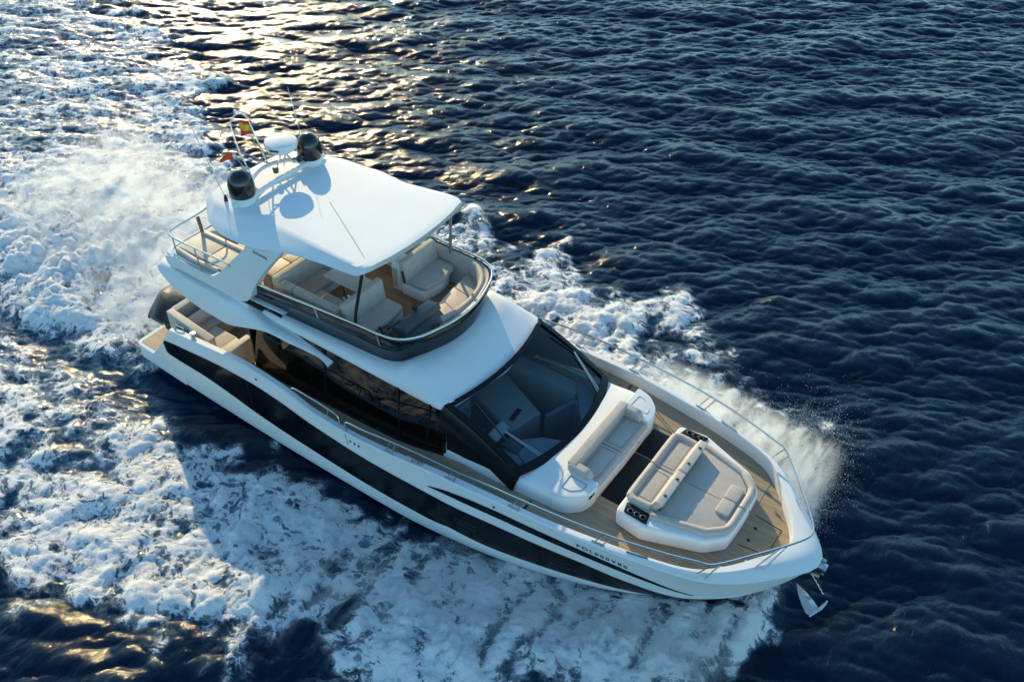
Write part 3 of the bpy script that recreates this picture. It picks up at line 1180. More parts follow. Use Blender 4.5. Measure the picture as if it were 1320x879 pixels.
rz = pchip([8.0, 8.6, 10, 12, 16.2, 17.3], [2.46, 2.58, 2.80, 2.96, 3.03, 3.03])
half = [(8.02, 2.47, 2.16), (8.03, 2.49, 2.40), (8.18, 2.50, 2.50)]
for x in np.linspace(8.6, 15.9, 18):
    half.append((x, rail_y(x), float(rz(x))))
half += [(16.18, 1.655, 3.03), (16.6, 1.14, 3.03), (17.0, .62, 3.03), (17.22, .30, 3.03), (17.32, .12, 3.03), (17.34, 0, 3.03)]
full = [(x, -y, z) for x, y, z in half] + [(x, y, z) for x, y, z in reversed(half[:-1])]
rail = P('bow_rail', g_tube(smooth_path(full, 4), 0.021, 8), 'steel')
for sd in (-1, 1):
    for x in (9.22, 10.85, 12.34, 14.1, 15.98):
        zs, ys = float(sheer_z(x) + .8 * cap_drop(x)), float(sheer_y(x)) - .06
        tops = (x + .16, x + .30)
        g = []
        for k, xt in enumerate(tops):
            yt = rail_y(xt) if xt < 16.1 else 1.655 - (xt - 16.18) * 1.2
            g.append(g_tube([(x - .06 + .16 * k, sd * ys, zs - .01), (xt, sd * yt, float(rz(xt)))], .013, 6))
        g.append(g_tube([(x - .10, sd * ys, zs + .004), (x + .14, sd * (float(sheer_y(x + .24)) - .06), zs + .004)], .018, 6))
        P('stanchion', g, 'steel', rail)
    g = [g_tube([(16.72, sd * 1.0, 2.60), (17.0, sd * .62, 3.03)], .014, 6), g_tube([(16.86, sd * .94, 2.60), (17.08, sd * .52, 3.03)], .014, 6)]
    P('stanchion', g, 'steel', rail)
    P('side_handrail', [g_tube(smooth_path([(6.3, sd * 2.40, 2.36), (6.5, sd * 2.40, 2.48), (7.5, sd * 2.43, 2.48), (7.78, sd * 2.44, 2.42), (7.80, sd * 2.45, 2.18)]), .02, 7),
                        g_tube([(7.5, sd * 2.43, 2.48), (7.42, sd * 2.45, 2.18)], .013, 6)], 'steel')

# ---- coachroof: sides rise from the foredeck, top runs under the windscreen to the sofa
def coach_row(x):
    w = float(pchip([10.2, 11, 12.3, 12.9, 13.25], [1.83, 1.83, 1.78, 1.72, 1.66])(x))
    zt = float(pchip([10.2, 10.6, 11.4, 12.3, 12.8, 13.25], [2.44, 2.50, 2.58, 2.67, 2.75, 2.75])(x))
    zc = float(pchip([10.2, 11.4, 12.2, 12.8, 13.25], [2.52, 2.66, 2.73, 2.79, 2.75])(x))
    half_ = [(w + .03, 2.0), (w + .02, 2.2), (w, zt - .2), (w - .03, zt - .1), (w - .09, zt - .03), (w - .18, zt), (w - .45, zt + (zc - zt) * .5), (w - .8, zc - .01), (0.4, zc), (0, zc)]
    return [(x, -y, z) for y, z in half_] + [(x, y, z) for y, z in reversed(half_[:-1])]


def dense(row, k=4):
    out = []
    for a, b in zip(row[:-1], row[1:]):
        out += [tuple(a[i] + (b[i] - a[i]) * j / k for i in range(3)) for j in range(k)]
    return out + [row[-1]]


cr = [dense(coach_row(x)) for x in np.linspace(10.15, 12.86, 70)]
gv, gf = g_grid(cr)


def under_glass(f):
    cx, cy = sum(gv[i][0] for i in f) / 4, sum(gv[i][1] for i in f) / 4
    return abs(cy) < 1.60 and cx < 12.38 - .42 * (cy / 1.72) ** 2


coach = P('coachroof', [(gv, [f for f in gf if not under_glass(f)])], 'gelcoat', sharp=50)
for k, sd in enumerate((-1, 1)):
    # swept front wings that end the coachroof as arm rests for the sofa
    o = [(12.80, 1.02), (12.80, 1.76), (13.12, 1.72), (13.40, 1.46), (13.46, 1.20), (13.44, 1.02)]
    o = round_poly(o, [.02, .05, .2, .14, .1, .02])
    o = [(a, sd * b) for a, b in o]
    if sd > 0:
        o = o[::-1]
    w_ = P('armrest_block', g_prism(o, 2.2, lambda x, y: 2.80 - .10 * (x - 12.8)), 'gelcoat', bevel=.055, seg=4)
    o2 = [(12.90, 1.2), (12.92, 1.56), (13.10, 1.54), (13.28, 1.36), (13.30, 1.2)]
    P('tray_recess', g_tube(smooth_path([(a, sd * b, 2.806 - .10 * (a - 12.8)) for a, b in round_poly(o2, .05, 3)] + [(12.90, sd * 1.22, 2.796)], 1), .007, 5), 'piping' if sd < 0 else 'gelcoat', w_)
P('sofa_plinth', g_prism(round_poly([(12.8, -1.05), (13.44, -1.05), (13.47, 0), (13.44, 1.05), (12.8, 1.05)], .01), 2.2, 2.56), 'gelcoat', bevel=.03, seg=3)
P('courtesy_light', [g_tf(g_box(-.10, .10, -.03, .03, -.01, .01), Matrix.Translation((13.447, -1.26, 2.60)) @ Matrix.Rotation(PI / 2, 4, 'Y') @ Matrix.Rotation(PI / 2, 4, 'Z'))], 'rubber', bevel=.008)
P('grab_point', [g_tf(g_lathe([(0, 0), (.025, 0), (.02, .012), (0, .012)], n=10), Matrix.Translation((13.448, .62, 2.48)) @ Matrix.Rotation(PI / 2, 4, 'Y'))], 'rubber')
def rect_(x0, x1, y0, y1):
    return [(x0, y0), (x1, y0), (x1, y1), (x0, y1)]


hx0, hx1 = 13.47, 13.92
for y0, y1 in ((-.92, .48), (.52, 1.32)):
    P('deck_hatch', g_prism(round_poly(rect_(hx0, hx1, y0, y1), .03), 2.285, 2.304), 'hatch', bevel=.004)

# ---- windscreen
def ws(u, v, off=0.0):
    xt, yt, zt = 10.50 - .33 * u * u, 1.70 * u, 3.60 - .07 * u * u
    xb, yb, zb = 12.42 - .42 * u * u, 1.72 * u, 2.72 - .02 * u * u
    bul = .10 * 4 * v * (1 - v) * .5
    return Vector((xt + (xb - xt) * v + bul * .5 + off * .42, yt + (yb - yt) * v, zt + (zb - zt) * v + bul + off * .9))


GU, GV0, GV1 = 0.93, 0.05, 0.935


def ws_patch(u0, u1, v0, v1, off, nu=30, nv=10):
    return g_grid([[ws(u0 + (u1 - u0) * i / nu, v0 + (v1 - v0) * j / nv, off) for j in range(nv + 1)] for i in range(nu + 1)])


def ws_v1(u):
    return GV1 - .03 * u * u


wscr = P('windscreen', ws_patch(-GU - .02, GU + .02, GV0 - .02, GV1 + .02, 0.0), 'wsglass', fix=False)
P('windscreen_frame', [ws_patch(-1, 1, 0, GV0, .012, 30, 2), ws_patch(-1, 1, GV1, 1.03, .012, 30, 3),
                       ws_patch(-1, -GU, GV0, GV1, .012, 4, 12), ws_patch(GU, 1, GV0, GV1, .012, 4, 12)], 'black', wscr, solid=-.03)
for sd in (-1, 1):
    # bonded black pillars down both sides of the screen
    a, b = [], []
    for j in range(14):
        v = j / 13 * 1.03
        p = ws(sd, v, .012)
        a.append([p, p + Vector((-.05, sd * .10, -.16 - .05 * v)), p + Vector((-.1, sd * .105, -.45))])
    P('pillar_trim', g_grid(a), 'black', wscr, solid=-.02)

for sd in (-1, 1):
    if sd < 0:
        piv, arm, b0, b1 = ws(-.60, 1.10, .03), ws(-.76, .55, .06), ws(-.735, .14, .035), ws(-.86, .93, .035)
    else:
        piv, arm, b0, b1 = ws(.62, 1.06, .03), ws(.90, .52, .06), ws(.86, .20, .035), ws(.95, .90, .035)
    d = Vector((0.0, .035, 0))
    wp = P('wiper', [g_tube([piv + d, arm + d * .3], .011, 6), g_tube([piv - d, arm - d * .3], .011, 6)], 'steel', wscr)
    P('wiper_blade', g_tube([b0, (b0 + b1) / 2 + Vector((0, 0, .012)), b1], .017, 6), 'rubber', wp)
    P('wiper_pivot', g_tf(g_box(-.07, .07, -.06, .06, -.05, .05), Matrix.Translation(piv - Vector((0, 0, .02)))), 'rubber', wp, bevel=.02)

# ---- roof over the saloon, running aft into the flybridge deck
def roof_edge_y(x):
    return float(pchip([4.3, 4.6, 5.2, 6, 8, 9.6, 10.05, 10.22], [1.62, 1.74, 1.81, 1.80, 1.775, 1.78, 1.775, 1.72])(x))


rr = []
for x in np.linspace(4.3, 10.20, 60):
    e = roof_edge_y(x)
    ze = float(pchip([4.3, 6, 8, 10.2], [3.60, 3.57, 3.53, 3.515])(x))
    f = min(1.0, (x - 4.3) / .3)
    xx = lambda y: x + (.33 * (1 - (y / 1.72) ** 2) * max(0, min(1, (x - 7.5) / 2.7)))
    zc = float(pchip([4.3, 8.2, 8.75, 9.02, 9.3, 9.7, 10.2], [3.66, 3.71, 3.80, 3.95, 3.93, 3.77, 3.55])(x))
    sh = max(0, zc - .03 - ze)
    hp = [(0, zc), (.6, zc - .004), (1.0, zc - .012), (1.3, zc - .016), (e - .22, max(ze + .07, zc - .03 - sh * .1)), (e - .10, ze + .05 + sh * .4), (e - .03, ze + .01 + sh * .2), (e, ze - .05), (e - .02, ze - .11), (e - .25, ze - .13), (0, ze - .13)]
    rr.append([(xx(y), -y, z) for y, z in reversed(hp)] + [(xx(y), y, z) for y, z in hp[1:]])
g = g_grid(rr)
g[1].append(tuple(range(len(rr[0]))))
g[1].append(tuple(range(len(g[0]) - len(rr[0]), len(g[0]))))
P('coach_roof_panel', g, 'gelcoat', sharp=50)

# ---- saloon side glazing and bulkhead
for sd in (-1, 1):
    rows = []
    for x in np.linspace(4.55, 10.25, 40):
        yt, zt = roof_edge_y(x) - .05, 3.50
        yb, zb = 1.93 if x < 9 else 1.93 - (x - 9) * .085, float(deck_z(x)) + .02
        rows.append([(x + (0.0), sd * (yb + (yt - yb) * t + .03 * math.sin(PI * t)), zb + (zt - zb) * t) for t in np.linspace(0, 1, 7)])
    side = P('side_window', g_grid(rows), 'sideglass' if sd < 0 else 'black', fix=False)
    # forward quarter: glass runs down to a point beside the windscreen
    rows = []
    for x in np.linspace(10.25, 12.0, 16):
        u = (x - 10.17) / 1.83
        p = ws(sd, max(0, min(1, u)), 0)
        zb = float(pchip([10.25, 10.7, 12], [2.1, 2.4, 2.55])(x))
        rows.append([(x, sd * (1.80 + (abs(p.y) + .02 - 1.80) * t), zb + (p.z - .05 - zb) * t) for t in np.linspace(0, 1, 5)])
    P('quarter_window', g_grid(rows), 'black', fix=False)
    for a, b, r_ in (((9.05, 1.925, 1.98), (9.0, 1.76, 3.45), .035), ((9.75, 1.90, 1.98), (9.85, 1.76, 3.45), .025), ((6.9, 1.95, 1.85), (6.9, 1.79, 3.45), .02)):
        P('window_post', g_tube([(a[0], sd * a[1], a[2]), (b[0], sd * b[1], b[2])], r_, 6), 'black', side)
    P('sill', g_grid([[(x, sd * (1.955 if x < 9 else 1.955 - (x - 9) * .085), float(deck_z(x)) + h) for h in (-.02, .12)] for x in np.linspace(4.55, 10.2, 30)]), 'black', side, solid=.02)
for y0 in (-1.9, 1.1):
    P('aft_bulkhead', g_box(4.53, 4.58, y0, y0 + .8, 1.2, 3.45), 'black')
P('cockpit_door', g_box(4.50, 4.52, -.2, 1.08, 1.22, 3.3), 'sideglass', bevel=.004)

# ---- saloon interior seen through the glass
sal = P('saloon_floor', g_box(4.6, 12.1, -1.75, 1.75, 1.16, 1.22), 'navy')
P('ceiling_liner', g_box(4.7, 10.0, -1.6, 1.6, 3.36, 3.385), 'beige')
P('dashboard', [g_prism([(11.15, -1.60), (11.62, -1.6), (11.95, -1.15), (12.26, -.25), (11.75, -.42), (11.25, -.80)], 2.1, lambda x, y: 2.44 + (x - 11.2) * .10)], 'dash', bevel=.04, seg=3)
P('helm_pod', [g_tf(g_box(-.13, .13, -.26, .26, -.10, .14), Matrix.Translation((10.92, -.92, 2.52)) @ Matrix.Rotation(.5, 4, 'Y'))], 'beige', bevel=.05, seg=3)
P('helm_display', [g_tf(g_box(-.20, .20, -.19, .19, -.02, .03), Matrix.Translation((11.38, -.95, 2.49)) @ Matrix.Rotation(.12, 4, 'Y'))], 'console', bevel=.05, seg=3)
P('steering_wheel', [g_tf(g_tube([(0.19 * math.cos(t), .19 * math.sin(t), 0) for t in np.linspace(0, 2 * PI, 25)], .018, 6), Matrix.Translation((10.72, -1.0, 2.46)) @ Matrix.Rotation(-.9, 4, 'Y'))], 'rubber')
P('pilot_seat', [g_box(9.7, 10.25, -1.45, -.35, 1.2, 1.75), g_box(9.62, 9.82, -1.45, -.35, 1.6, 2.45)], 'dash', bevel=.06, seg=3)
P('companionway', [g_prism([(11.0, -.30), (11.95, -.30), (12.2, .9), (11.4, .95), (11.0, .2)], 1.24, 1.3)], 'navy')
P('saloon_partition', [g_prism([(9.2, .18), (10.95, -.42), (11.15, .42), (9.5, 1.15)], 1.2, 2.15)], 'beige', bevel=.02)
P('partition_wall', [g_prism([(9.2, .12), (10.95, -.48), (10.98, -.43), (9.22, .17)], 1.2, 2.16)], 'dash')
P('air_grille', g_tf(g_box(-.06, .06, -.20, .20, 0, .012), Matrix.Translation((10.72, .05, 2.152)) @ Matrix.Rotation(.1, 4, 'Z')), 'rubber')
P('dinette_back', [g_prism([(11.2, .48), (11.32, .46), (11.55, 1.2), (12.0, 1.05), (12.02, 1.2), (11.5, 1.42)], 1.2, 2.1)], 'dash', bevel=.03)
P('saloon_sideboard', [g_box(9.2, 11.5, 1.28, 1.68, 1.2, 2.25)], 'beige', bevel=.03)
P('dash_shelf', [g_prism([(11.55, 1.58), (11.3, 1.62), (12.1, .55), (12.32, .35), (12.2, .9), (11.9, 1.4)][::-1], 2.28, 2.36)], 'dash', bevel=.02)
P('saloon_cabinet', [g_box(7.2, 9.1, .9, 1.7, 1.2, 2.15), g_box(5.0, 6.3, 1.0, 1.7, 1.2, 2.05)], 'wood', bevel=.02)
P('galley_counter', [g_box(5.55, 6.25, -1.45, -.85, 1.2, 2.02)], 'olive', bevel=.03)
P('curtain', [g_grid([[(4.72 + .06 * k, -1.66 + .05 * math.sin(k * 2.1), z) for z in (1.3, 3.35)] for k in range(9)])], 'wood')

# ---- flybridge tub: dark outer wall, floor, inner coaming
def tub(half_pts, n=6):
    h = smooth_path([(a, b, 0) for a, b in half_pts], n)
    st = [(p.x, -p.y) for p in h]
    pt = [(p.x, p.y) for p in reversed(h[:-1])]
    return st + pt


base_o = tub([(3.9, 1.66), (4.9, 1.64), (6.0, 1.57), (7.4, 1.51), (8.3, 1.47), (8.72, 1.38), (9.0, 1.12), (9.2, .74), (9.32, .36), (9.35, 0)])
rim_o = tub([(3.9, 1.88), (5.06, 1.86), (6.8, 1.75), (7.9, 1.68), (8.55, 1.65), (8.95, 1.54), (9.23, 1.24), (9.40, .80), (9.5, .38), (9.53, 0)])
mid_o = [((a[0] * .45 + b[0] * .55), (a[1] * .45 + b[1] * .55)) for a, b in zip(base_o, rim_o)]


def ring(o, z, k=1.0):
    return [(x - (1 - k) * (x - 6.5), y * k, z(x) if callable(z) else z) for x, y in o]


zr = lambda x: float(pchip([3.9, 5, 7, 9.6], [4.36, 4.42, 4.48, 4.53])(x))
tub_w = P('flybridge_coaming', [g_grid([ring(base_o, 3.56), ring(base_o, 3.66), ring(base_o, 3.72, 1.005), ring(mid_o, 4.08), ring(rim_o, lambda x: zr(x) - .02), ring(rim_o, zr, .995),
                                        ring(rim_o, lambda x: zr(x) - .01, .975)])], 'flydark', sharp=60)
P('coaming_lining', g_grid([ring(rim_o, lambda x: zr(x) - .012, .974), ring(rim_o, lambda x: zr(x) - .03, .955), ring(mid_o, 4.08, .95), ring(base_o, 3.79, .935)]), 'vinyl', tub_w, sharp=60)
P('flybridge_deck', [g_prism([(x * .955 + .27, y * .93) for x, y in base_o], 3.735, 3.80)], 'teak_fly')
frail = [(x, y, zr(x) + .055) for x, y in rim_o[4:-4]]
fr_ = P('flybridge_rail', g_tube([(frail[0][0], frail[0][1], frail[0][2] - .06)] + frail + [(frail[-1][0], frail[-1][1], frail[-1][2] - .06)], .024, 8), 'steel')
for sd in (-1, 1):
    for x in (6.75, 8.42):
        i = min(range(len(rim_o) // 2), key=lambda k: abs(rim_o[k][0] - x))
        a, b = rim_o[i], base_o[i]
        P('rail_bracket', g_grid([[(a[0] + dx_, sd * (abs(a[1]) + .012), zr(x) + .04), (a[0] + dx_, sd * (abs(a[1]) * .62 + abs(b[1]) * .38 + .02), 4.20)] for dx_ in (-.035, .035)]), 'steel', fr_, solid=.012)

# ---- aft flybridge module: side fairings that sweep up as hardtop supports
def side_poly():
    return [(2.12, 3.80), (2.10, 4.02), (2.4, 4.12), (3.55, 4.10), (3.80, 4.16), (4.05, 4.36), (4.55, 4.88), (5.02, 5.34), (5.12, 5.62), (6.15, 5.66), (5.98, 5.48),
            (5.62, 5.06), (5.33, 4.70), (5.12, 4.36), (4.98, 4.06), (4.80, 3.88), (4.45, 3.80)]


for sd in (-1, 1):
    sp = round_poly(side_poly(), [.05, .05, .1, .1, .1, .1, .2, .1, .02, .02, .1, .2, .2, .2, .15, .15, .1], 4)
    fn = (lambda a, b: -1.68 - .16 * max(0, (4.9 - b)) / 1.1)
    if sd < 0:
        gg = g_prism_y(sp[::-1], lambda a, b: -1.97 + .13 * max(0, b - 4.1) / 1.5, lambda a, b: -1.72 + .06 * max(0, b - 4.1))
    else:
        gg = g_prism_y(sp[::-1], lambda a, b: 1.72 - .06 * max(0, b - 4.1), lambda a, b: 1.97 - .13 * max(0, b - 4.1) / 1.5)
    sup = P('hardtop_support', gg, 'gelcoat', bevel=.05, seg=3)
    if sd < 0:
        tv, tf = bold(text_geom('GALEON', 0.10), .012)
        wd = max(p[0] for p in tv)
        R3 = Matrix.Rotation(PI / 2, 4, 'X')
        vv = []
        for a, b, c in tv:
            xx = 5.28 + a / wd * .42
            zz = 5.36 + b * .9 - (a / wd) * .02
            yy = -1.97 + .13 * max(0, zz - 4.1) / 1.5
            vv.append((xx, yy - .008 - c, zz))
        P('name_lettering', (vv, tf), 'text', sup, fix=False, label='dark maker lettering GALEON on the hardtop support')
    P('support_button', g_tf(g_lathe([(0, 0), (.03, 0), (.025, .012), (0, .013)], n=10), Matrix.Translation((4.98, sd * 1.90, 4.72)) @ Matrix.Rotation(-sd * PI / 2, 4, 'X')), 'rubber', sup)
# aft bulwark joining both sides, overhang slab with dark underside
ab = round_poly([(2.02, -1.9), (2.35, -1.95), (2.35, 1.95), (2.02, 1.9)], [.16, .02, .02, .16], 6)
P('aft_bulwark', g_prism(ab, 3.74, 4.10), 'gelcoat', bevel=.05, seg=3)
ov = round_poly([(1.80, -1.86), (4.75, -1.92), (4.75, 1.92), (1.80, 1.86)], [.2, .02, .02, .2], 6)
P('flybridge_overhang', g_prism(ov, 3.56, 3.755), 'gelcoat', bevel=.06, seg=3)
P('cockpit_headliner', g_prism([(1.95, -1.75), (4.7, -1.75), (4.7, 1.75), (1.95, 1.75)], 3.535, 3.552), 'console')
P('shadow_gap', [g_prism([(2.14, sd_ * 1.86 - .06), (5.2, sd_ * 1.84 - .06), (5.2, sd_ * 1.84 + .06), (2.14, sd_ * 1.86 + .06)], 3.752, 3.80) for sd_ in (-1, 1)], 'rubber')
P('flybridge_aft_deck', g_prism([(2.3, -1.74), (4.9, -1.74), (4.9, 1.74), (2.3, 1.74)], 3.775, 3.797), 'teak_fly')
# aft rails
for sd in (-1, 1):
    top = [(4.46, sd * 1.93, 4.70), (4.2, sd * 1.94, 4.74), (3.4, sd * 1.98, 4.76), (2.72, sd * 2.0, 4.77), (2.48, sd * 1.93, 4.77), (2.40, sd * 1.78, 4.77), (2.37, sd * 1.0, 4.77), (2.36, sd * .45, 4.77), (2.36, sd * .40, 4.13)]
    ar = P('aft_rail', [g_tube(smooth_path(top, 6), .022, 8), g_tube(smooth_path([(3.75, sd * 1.86, 4.15), (3.4, sd * 1.93, 4.17), (2.75, sd * 1.96, 4.17), (2.32, sd * 1.86, 4.17), (2.2, sd * 1.6, 4.17), (2.2, sd * .6, 4.17)], 6), .02, 7)], 'steel')
    for a, b in (((2.52, 1.9), (2.55, 1.93)), ((3.35, 1.93), (3.35, 1.97))):
        P('stanchion', g_tube([(a[0], sd * a[1], 4.10), (b[0], sd * b[1], 4.76)], .016, 6), 'steel', ar)
# backrest ledge and flag staff post between aft sun pads and the stairs
for sd in (-1, 1):
    P('sunpad_ledge', g_prism(round_poly([(2.30, sd * .98 - .05), (3.9, sd * .95 - .05), (3.9, sd * .95 + .05), (2.30, sd * .98 + .05)], .02), 3.8, 4.28), 'vinyl_light', bevel=.03)
P('staff_post', g_tube([(2.33, -.99, 4.2), (2.42, -1.08, 4.72)], .045, 8), 'wood', label='brown varnished post at the aft rail')
P('stair_hatch', g_box(2.7, 3.75, -.75, .2, 3.80, 3.83), 'wood', bevel=.01)

# ---- long swept blades from the aft overhang down to the side windows
lowp = [(1.88, 2.04, 3.70), (1.98, 2.13, 3.62), (2.49, 2.15, 3.31), (3.25, 2.15, 3.13), (3.75, 2.15, 3.10), (4.25, 2.15, 3.10), (4.85, 2.13, 3.28), (5.5, 2.10, 3.46), (6.1, 2.05, 3.42), (6.7, 1.95, 3.36), (7.25, 1.875, 3.30)]
upp = [(1.80, 1.70, 3.74), (1.95, 1.72, 3.745), (2.6, 1.73, 3.745), (3.3, 1.73, 3.745), (3.8, 1.73, 3.745), (4.2, 1.73, 3.745), (4.65, 1.735, 3.72), (5.15, 1.72, 3.52), (5.75, 1.76, 3.46), (6.45, 1.83, 3.41), (7.25, 1.87, 3.305)]
ridge = [(1.84, 1.92, 3.745), (1.96, 1.98, 3.74), (2.5, 2.02, 3.70), (3.25, 2.02, 3.68), (3.75, 2.02, 3.67), (4.25, 2.02, 3.66), (4.75, 2.0, 3.62), (5.35, 1.98, 3.54), (5.95, 1.94, 3.49), (6.6, 1.91, 3.41), (7.25, 1.873, 3.303)]
for sd in (-1, 1):
    A, B, C = smooth_path(lowp, 4), smooth_path(ridge, 4), smooth_path(upp, 4)
    rows = []
    for a, b, c in zip(A, B, C):
        r = []
        for t in np.linspace(0, 1, 7):
            r.append(a.lerp(b, t) + Vector((0, .05 * math.sin(PI * t), 0)))
        for t in np.linspace(0, 1, 6)[1:]:
            r.append(b.lerp(c, t))
        rows.append([(p.x, sd * p.y, p.z) for p in r])
    P('side_blade', g_grid(rows), 'gelcoat', solid=.02 * sd, sharp=45)
    # dark wedge panel between blade and coaming
    P('wedge_panel', g_prism_y(round_poly([(4.4, 3.60), (5.6, 3.58), (5.6, 3.66), (4.9, 3.80), (4.4, 3.80)], .02), sd * 1.70 - .03, sd * 1.70 + .03), 'flydark')
    P('fly_step', g_prism(round_poly([(4.55, sd * 1.72 - .10), (5.75, sd * 1.70 - .06), (5.75, sd * 1.70 + .06), (4.55, sd * 1.72 + .10)], .02), 3.81, 3.84), 'gelcoat', bevel=.01)

# ---- hardtop
def hard_row(s):
    xa = lambda y: 3.22 + .42 * (y / 1.9) ** 4
    xf = lambda y: 8.45 - .24 * (abs(y) / 1.6) ** 2.2
    lip = float(pchip([0, .02, .08, .2, .38, .6, .8, .93, .975, 1], [1.34, 1.50, 1.80, 1.95, 1.95, 1.76, 1.69, 1.68, 1.66, 1.58])(s))
    top = float(pchip([0, .03, .08, .2, .4, .6, .8, .93, .975, 1], [1.10, 1.26, 1.40, 1.42, 1.40, 1.44, 1.53, 1.58, 1.56, 1.48])(s))
    z0 = 5.74 + .27 * s
    e = 1.0
    if s < .04:
        e = .35 + .65 * s / .04
    if s > .96:
        e = max(.6, 1 - ((s - .96) / .04) ** 2 * .4)
    th = float(pchip([0, .3, .6, 1], [.24, .30, .22, .17])(s)) * e
    hp = [(0, z0 + .05 * e), (.5, z0 + .047 * e), (1.0, z0 + .03 * e), (top - .1, z0 + .008), (top, z0 - .005), (top + (lip - top) * .12, z0 - th * .12 - .006), (top + (lip - top) * .6, z0 - th * .56),
          (lip - .02, z0 - th * .88), (lip, z0 - th * .95), (lip - .02, z0 - th * 1.06), (lip - .12, z0 - th * 1.12), (1.0, z0 - .17 * e), (0, z0 - .17 * e)]
    X_ = lambda y: xa(y) + s * (xf(y) - xa(y))
    return [(X_(y), -y, z) for y, z in reversed(hp)] + [(X_(y), y, z) for y, z in hp[1:]]


hr = [hard_row(s) for s in np.concatenate([np.linspace(0, .1, 9), np.linspace(.12, .9, 34), np.linspace(.91, 1, 12)])]
g = g_grid(hr)
g[1].append(tuple(range(len(hr[0]))))
g[1].append(tuple(range(len(g[0]) - len(hr[0]), len(g[0]))))
hard = P('hardtop', g, 'gelcoat', sharp=55)
P('panel_seam', g_tube([(8.0 - .0, -1.30, 6.006)] + [(x, y, 5.74 + .27 * ((x - 3.42) / 4.85) + .05 - .02 * abs(y) ** 2) for x, y in ((7.4, -.95), (6.6, -.5), (5.9, -.1))], .007, 5), 'piping', hard)
for sd in (-1, 1):
    P('hardtop_post', g_tube([(7.80, sd * 1.60, 4.42), (7.83, sd * 1.57, 4.75), (8.02, sd * 1.40, 5.86)], .035, 8), 'rubber' if sd < 0 else 'steel', hard)

# ---- electronics on the hardtop
def dome(y):
    d = P('satellite_dome', g_lathe([(.0, .18), (.27, .18), (.285, .22), (.286, .42), (.278, .50), (.25, .595), (.195, .685), (.11, .742), (0, .76)], (4.22, y, 5.80), 32), 'dome')
    P('dome_base', g_lathe([(0, -.06), (.30, -.06), (.27, .06), (.275, .17), (.26, .185), (0, .185)], (4.22, y, 5.80), 32), 'gelcoat', d)


dome(-1.02)
dome(1.02)
P('antenna_bar', g_tube(smooth_path([(4.28, -1.36, 5.86), (4.36, -1.0, 5.93), (4.36, 0, 5.96), (4.36, 1.0, 5.93), (4.28, 1.36, 5.86)], 6), .055, 8), 'gelcoat')
P('antenna_bracket', g_tube(smooth_path([(4.34, -.72, 5.96), (4.0, -.55, 6.02), (3.82, 0, 6.04), (4.0, .55, 6.02), (4.34, .72, 5.96)], 6), .05, 8), 'gelcoat')
mast = P('mast_hoop', [g_tube(smooth_path([(3.86, -.42, 6.0), (3.60, -.42, 6.55), (3.46, -.40, 7.05), (3.40, -.28, 7.22), (3.40, -.05, 7.25), (3.46, .08, 7.05), (3.62, .10, 6.55), (3.86, .10, 6.0)], 6), .019, 8),
                       g_tube([(3.62, -.42, 6.52), (3.90, -.36, 6.50), (4.18, -.15, 6.3)], .018, 6), g_tube([(3.62, .10, 6.52), (3.9, .3, 6.5), (4.2, .45, 6.3)], .018, 6)], 'steel')
P('mast_light', [g_lathe([(0, 0), (.035, 0), (.035, .09), (.02, .11), (0, .11)], (3.40, -.17, 7.26), 12)], 'gelcoat', mast)
rad = P('radar', g_lathe([(0, .02), (.27, .0), (.345, .06), (.37, .15), (.355, .22), (.27, .26), (0, .275)], (4.08, .36, 6.40), 30), 'gelcoat')
P('radar_bracket', [g_tube([(4.08, .36, 6.4), (4.05, .12, 5.98)], .02, 6), g_tube([(4.08, .36, 6.4), (4.15, .58, 5.98)], .02, 6), g_tube([(4.2, .36, 6.4), (4.05, .36, 5.98)], .022, 6),
                   g_lathe([(0, 0), (.2, 0), (.24, .025), (0, .025)], (4.08, .36, 6.375), 18)], 'steel', rad)
P('radar_label', [g_tf(g_box(-.11, .11, -.003, .003, -.022, .022), Matrix.Translation((4.08 + .37 * math.cos(-1.2), .36 + .37 * math.sin(-1.2), 6.54)) @ Matrix.Rotation(-1.2 + PI / 2, 4, 'Z'))], 'text', rad)
P('horn', g_tf(g_lathe([(0.02, 0), (.035, .1), (.09, .22), (.07, .22), (0, .12)], n=14), Matrix.Translation((4.1, .62, 6.06)) @ Matrix.Rotation(1.3, 4, 'Y')), 'console')
P('search_light', g_lathe([(0, 0), (.06, 0), (.07, .1), (.05, .15), (0, .15)], (4.16, .02, 6.0), 14), 'console')
for sd, hgt in ((-1, 2.2), (1, 1.6)):
    an = P('whip_antenna', g_tube([(3.86, sd * 1.22, 5.84), (3.86 - .50 * hgt / 2, sd * (1.24 + .12 * hgt / 2), 5.84 + hgt * .93)], [.009, .004], 6), 'galv')
    P('antenna_foot', g_lathe([(0, -.05), (.05, -.05), (.04, .05), (.02, .14), (0, .14)], (3.86, sd * 1.22, 5.80), 12), 'rubber', an)


# ================================================================== FLAGS
def cloth(name, label, origin, du, dv, mat, amp, cat='flag', taper=0.0, n=14):
    t = thing(name, label, cat, origin)
    me_rows = []
    du, dv = Vector(du), Vector(dv)
    nn = du.cross(dv).normalized()
    for i in range(n + 1):
        u = i / n
        me_rows.append([du * u + dv * ((j / 8 - .5) * (1 - taper * u)) + nn * (amp * u ** .6 * math.sin(u * 7 + j * .25)) + Vector((0, 0, -.12 * u * u)) for j in range(9)])
    v, f = g_grid(me_rows)
    ob = mesh_obj('cloth', (v, f), M[mat], t, solid=.004, fix=False)
    uv = ob.data.uv_layers.new(name='UVMap')
    L = dv.normalized()
    for lp in ob.data.loops:
        c = ob.data.vertices[lp.vertex_index].co
        uv.data[lp.index].uv = (min(1, max(0, c.dot(du) / du.length_squared)), min(1, max(0, c.dot(L) / dv.length + .5)))
    return t


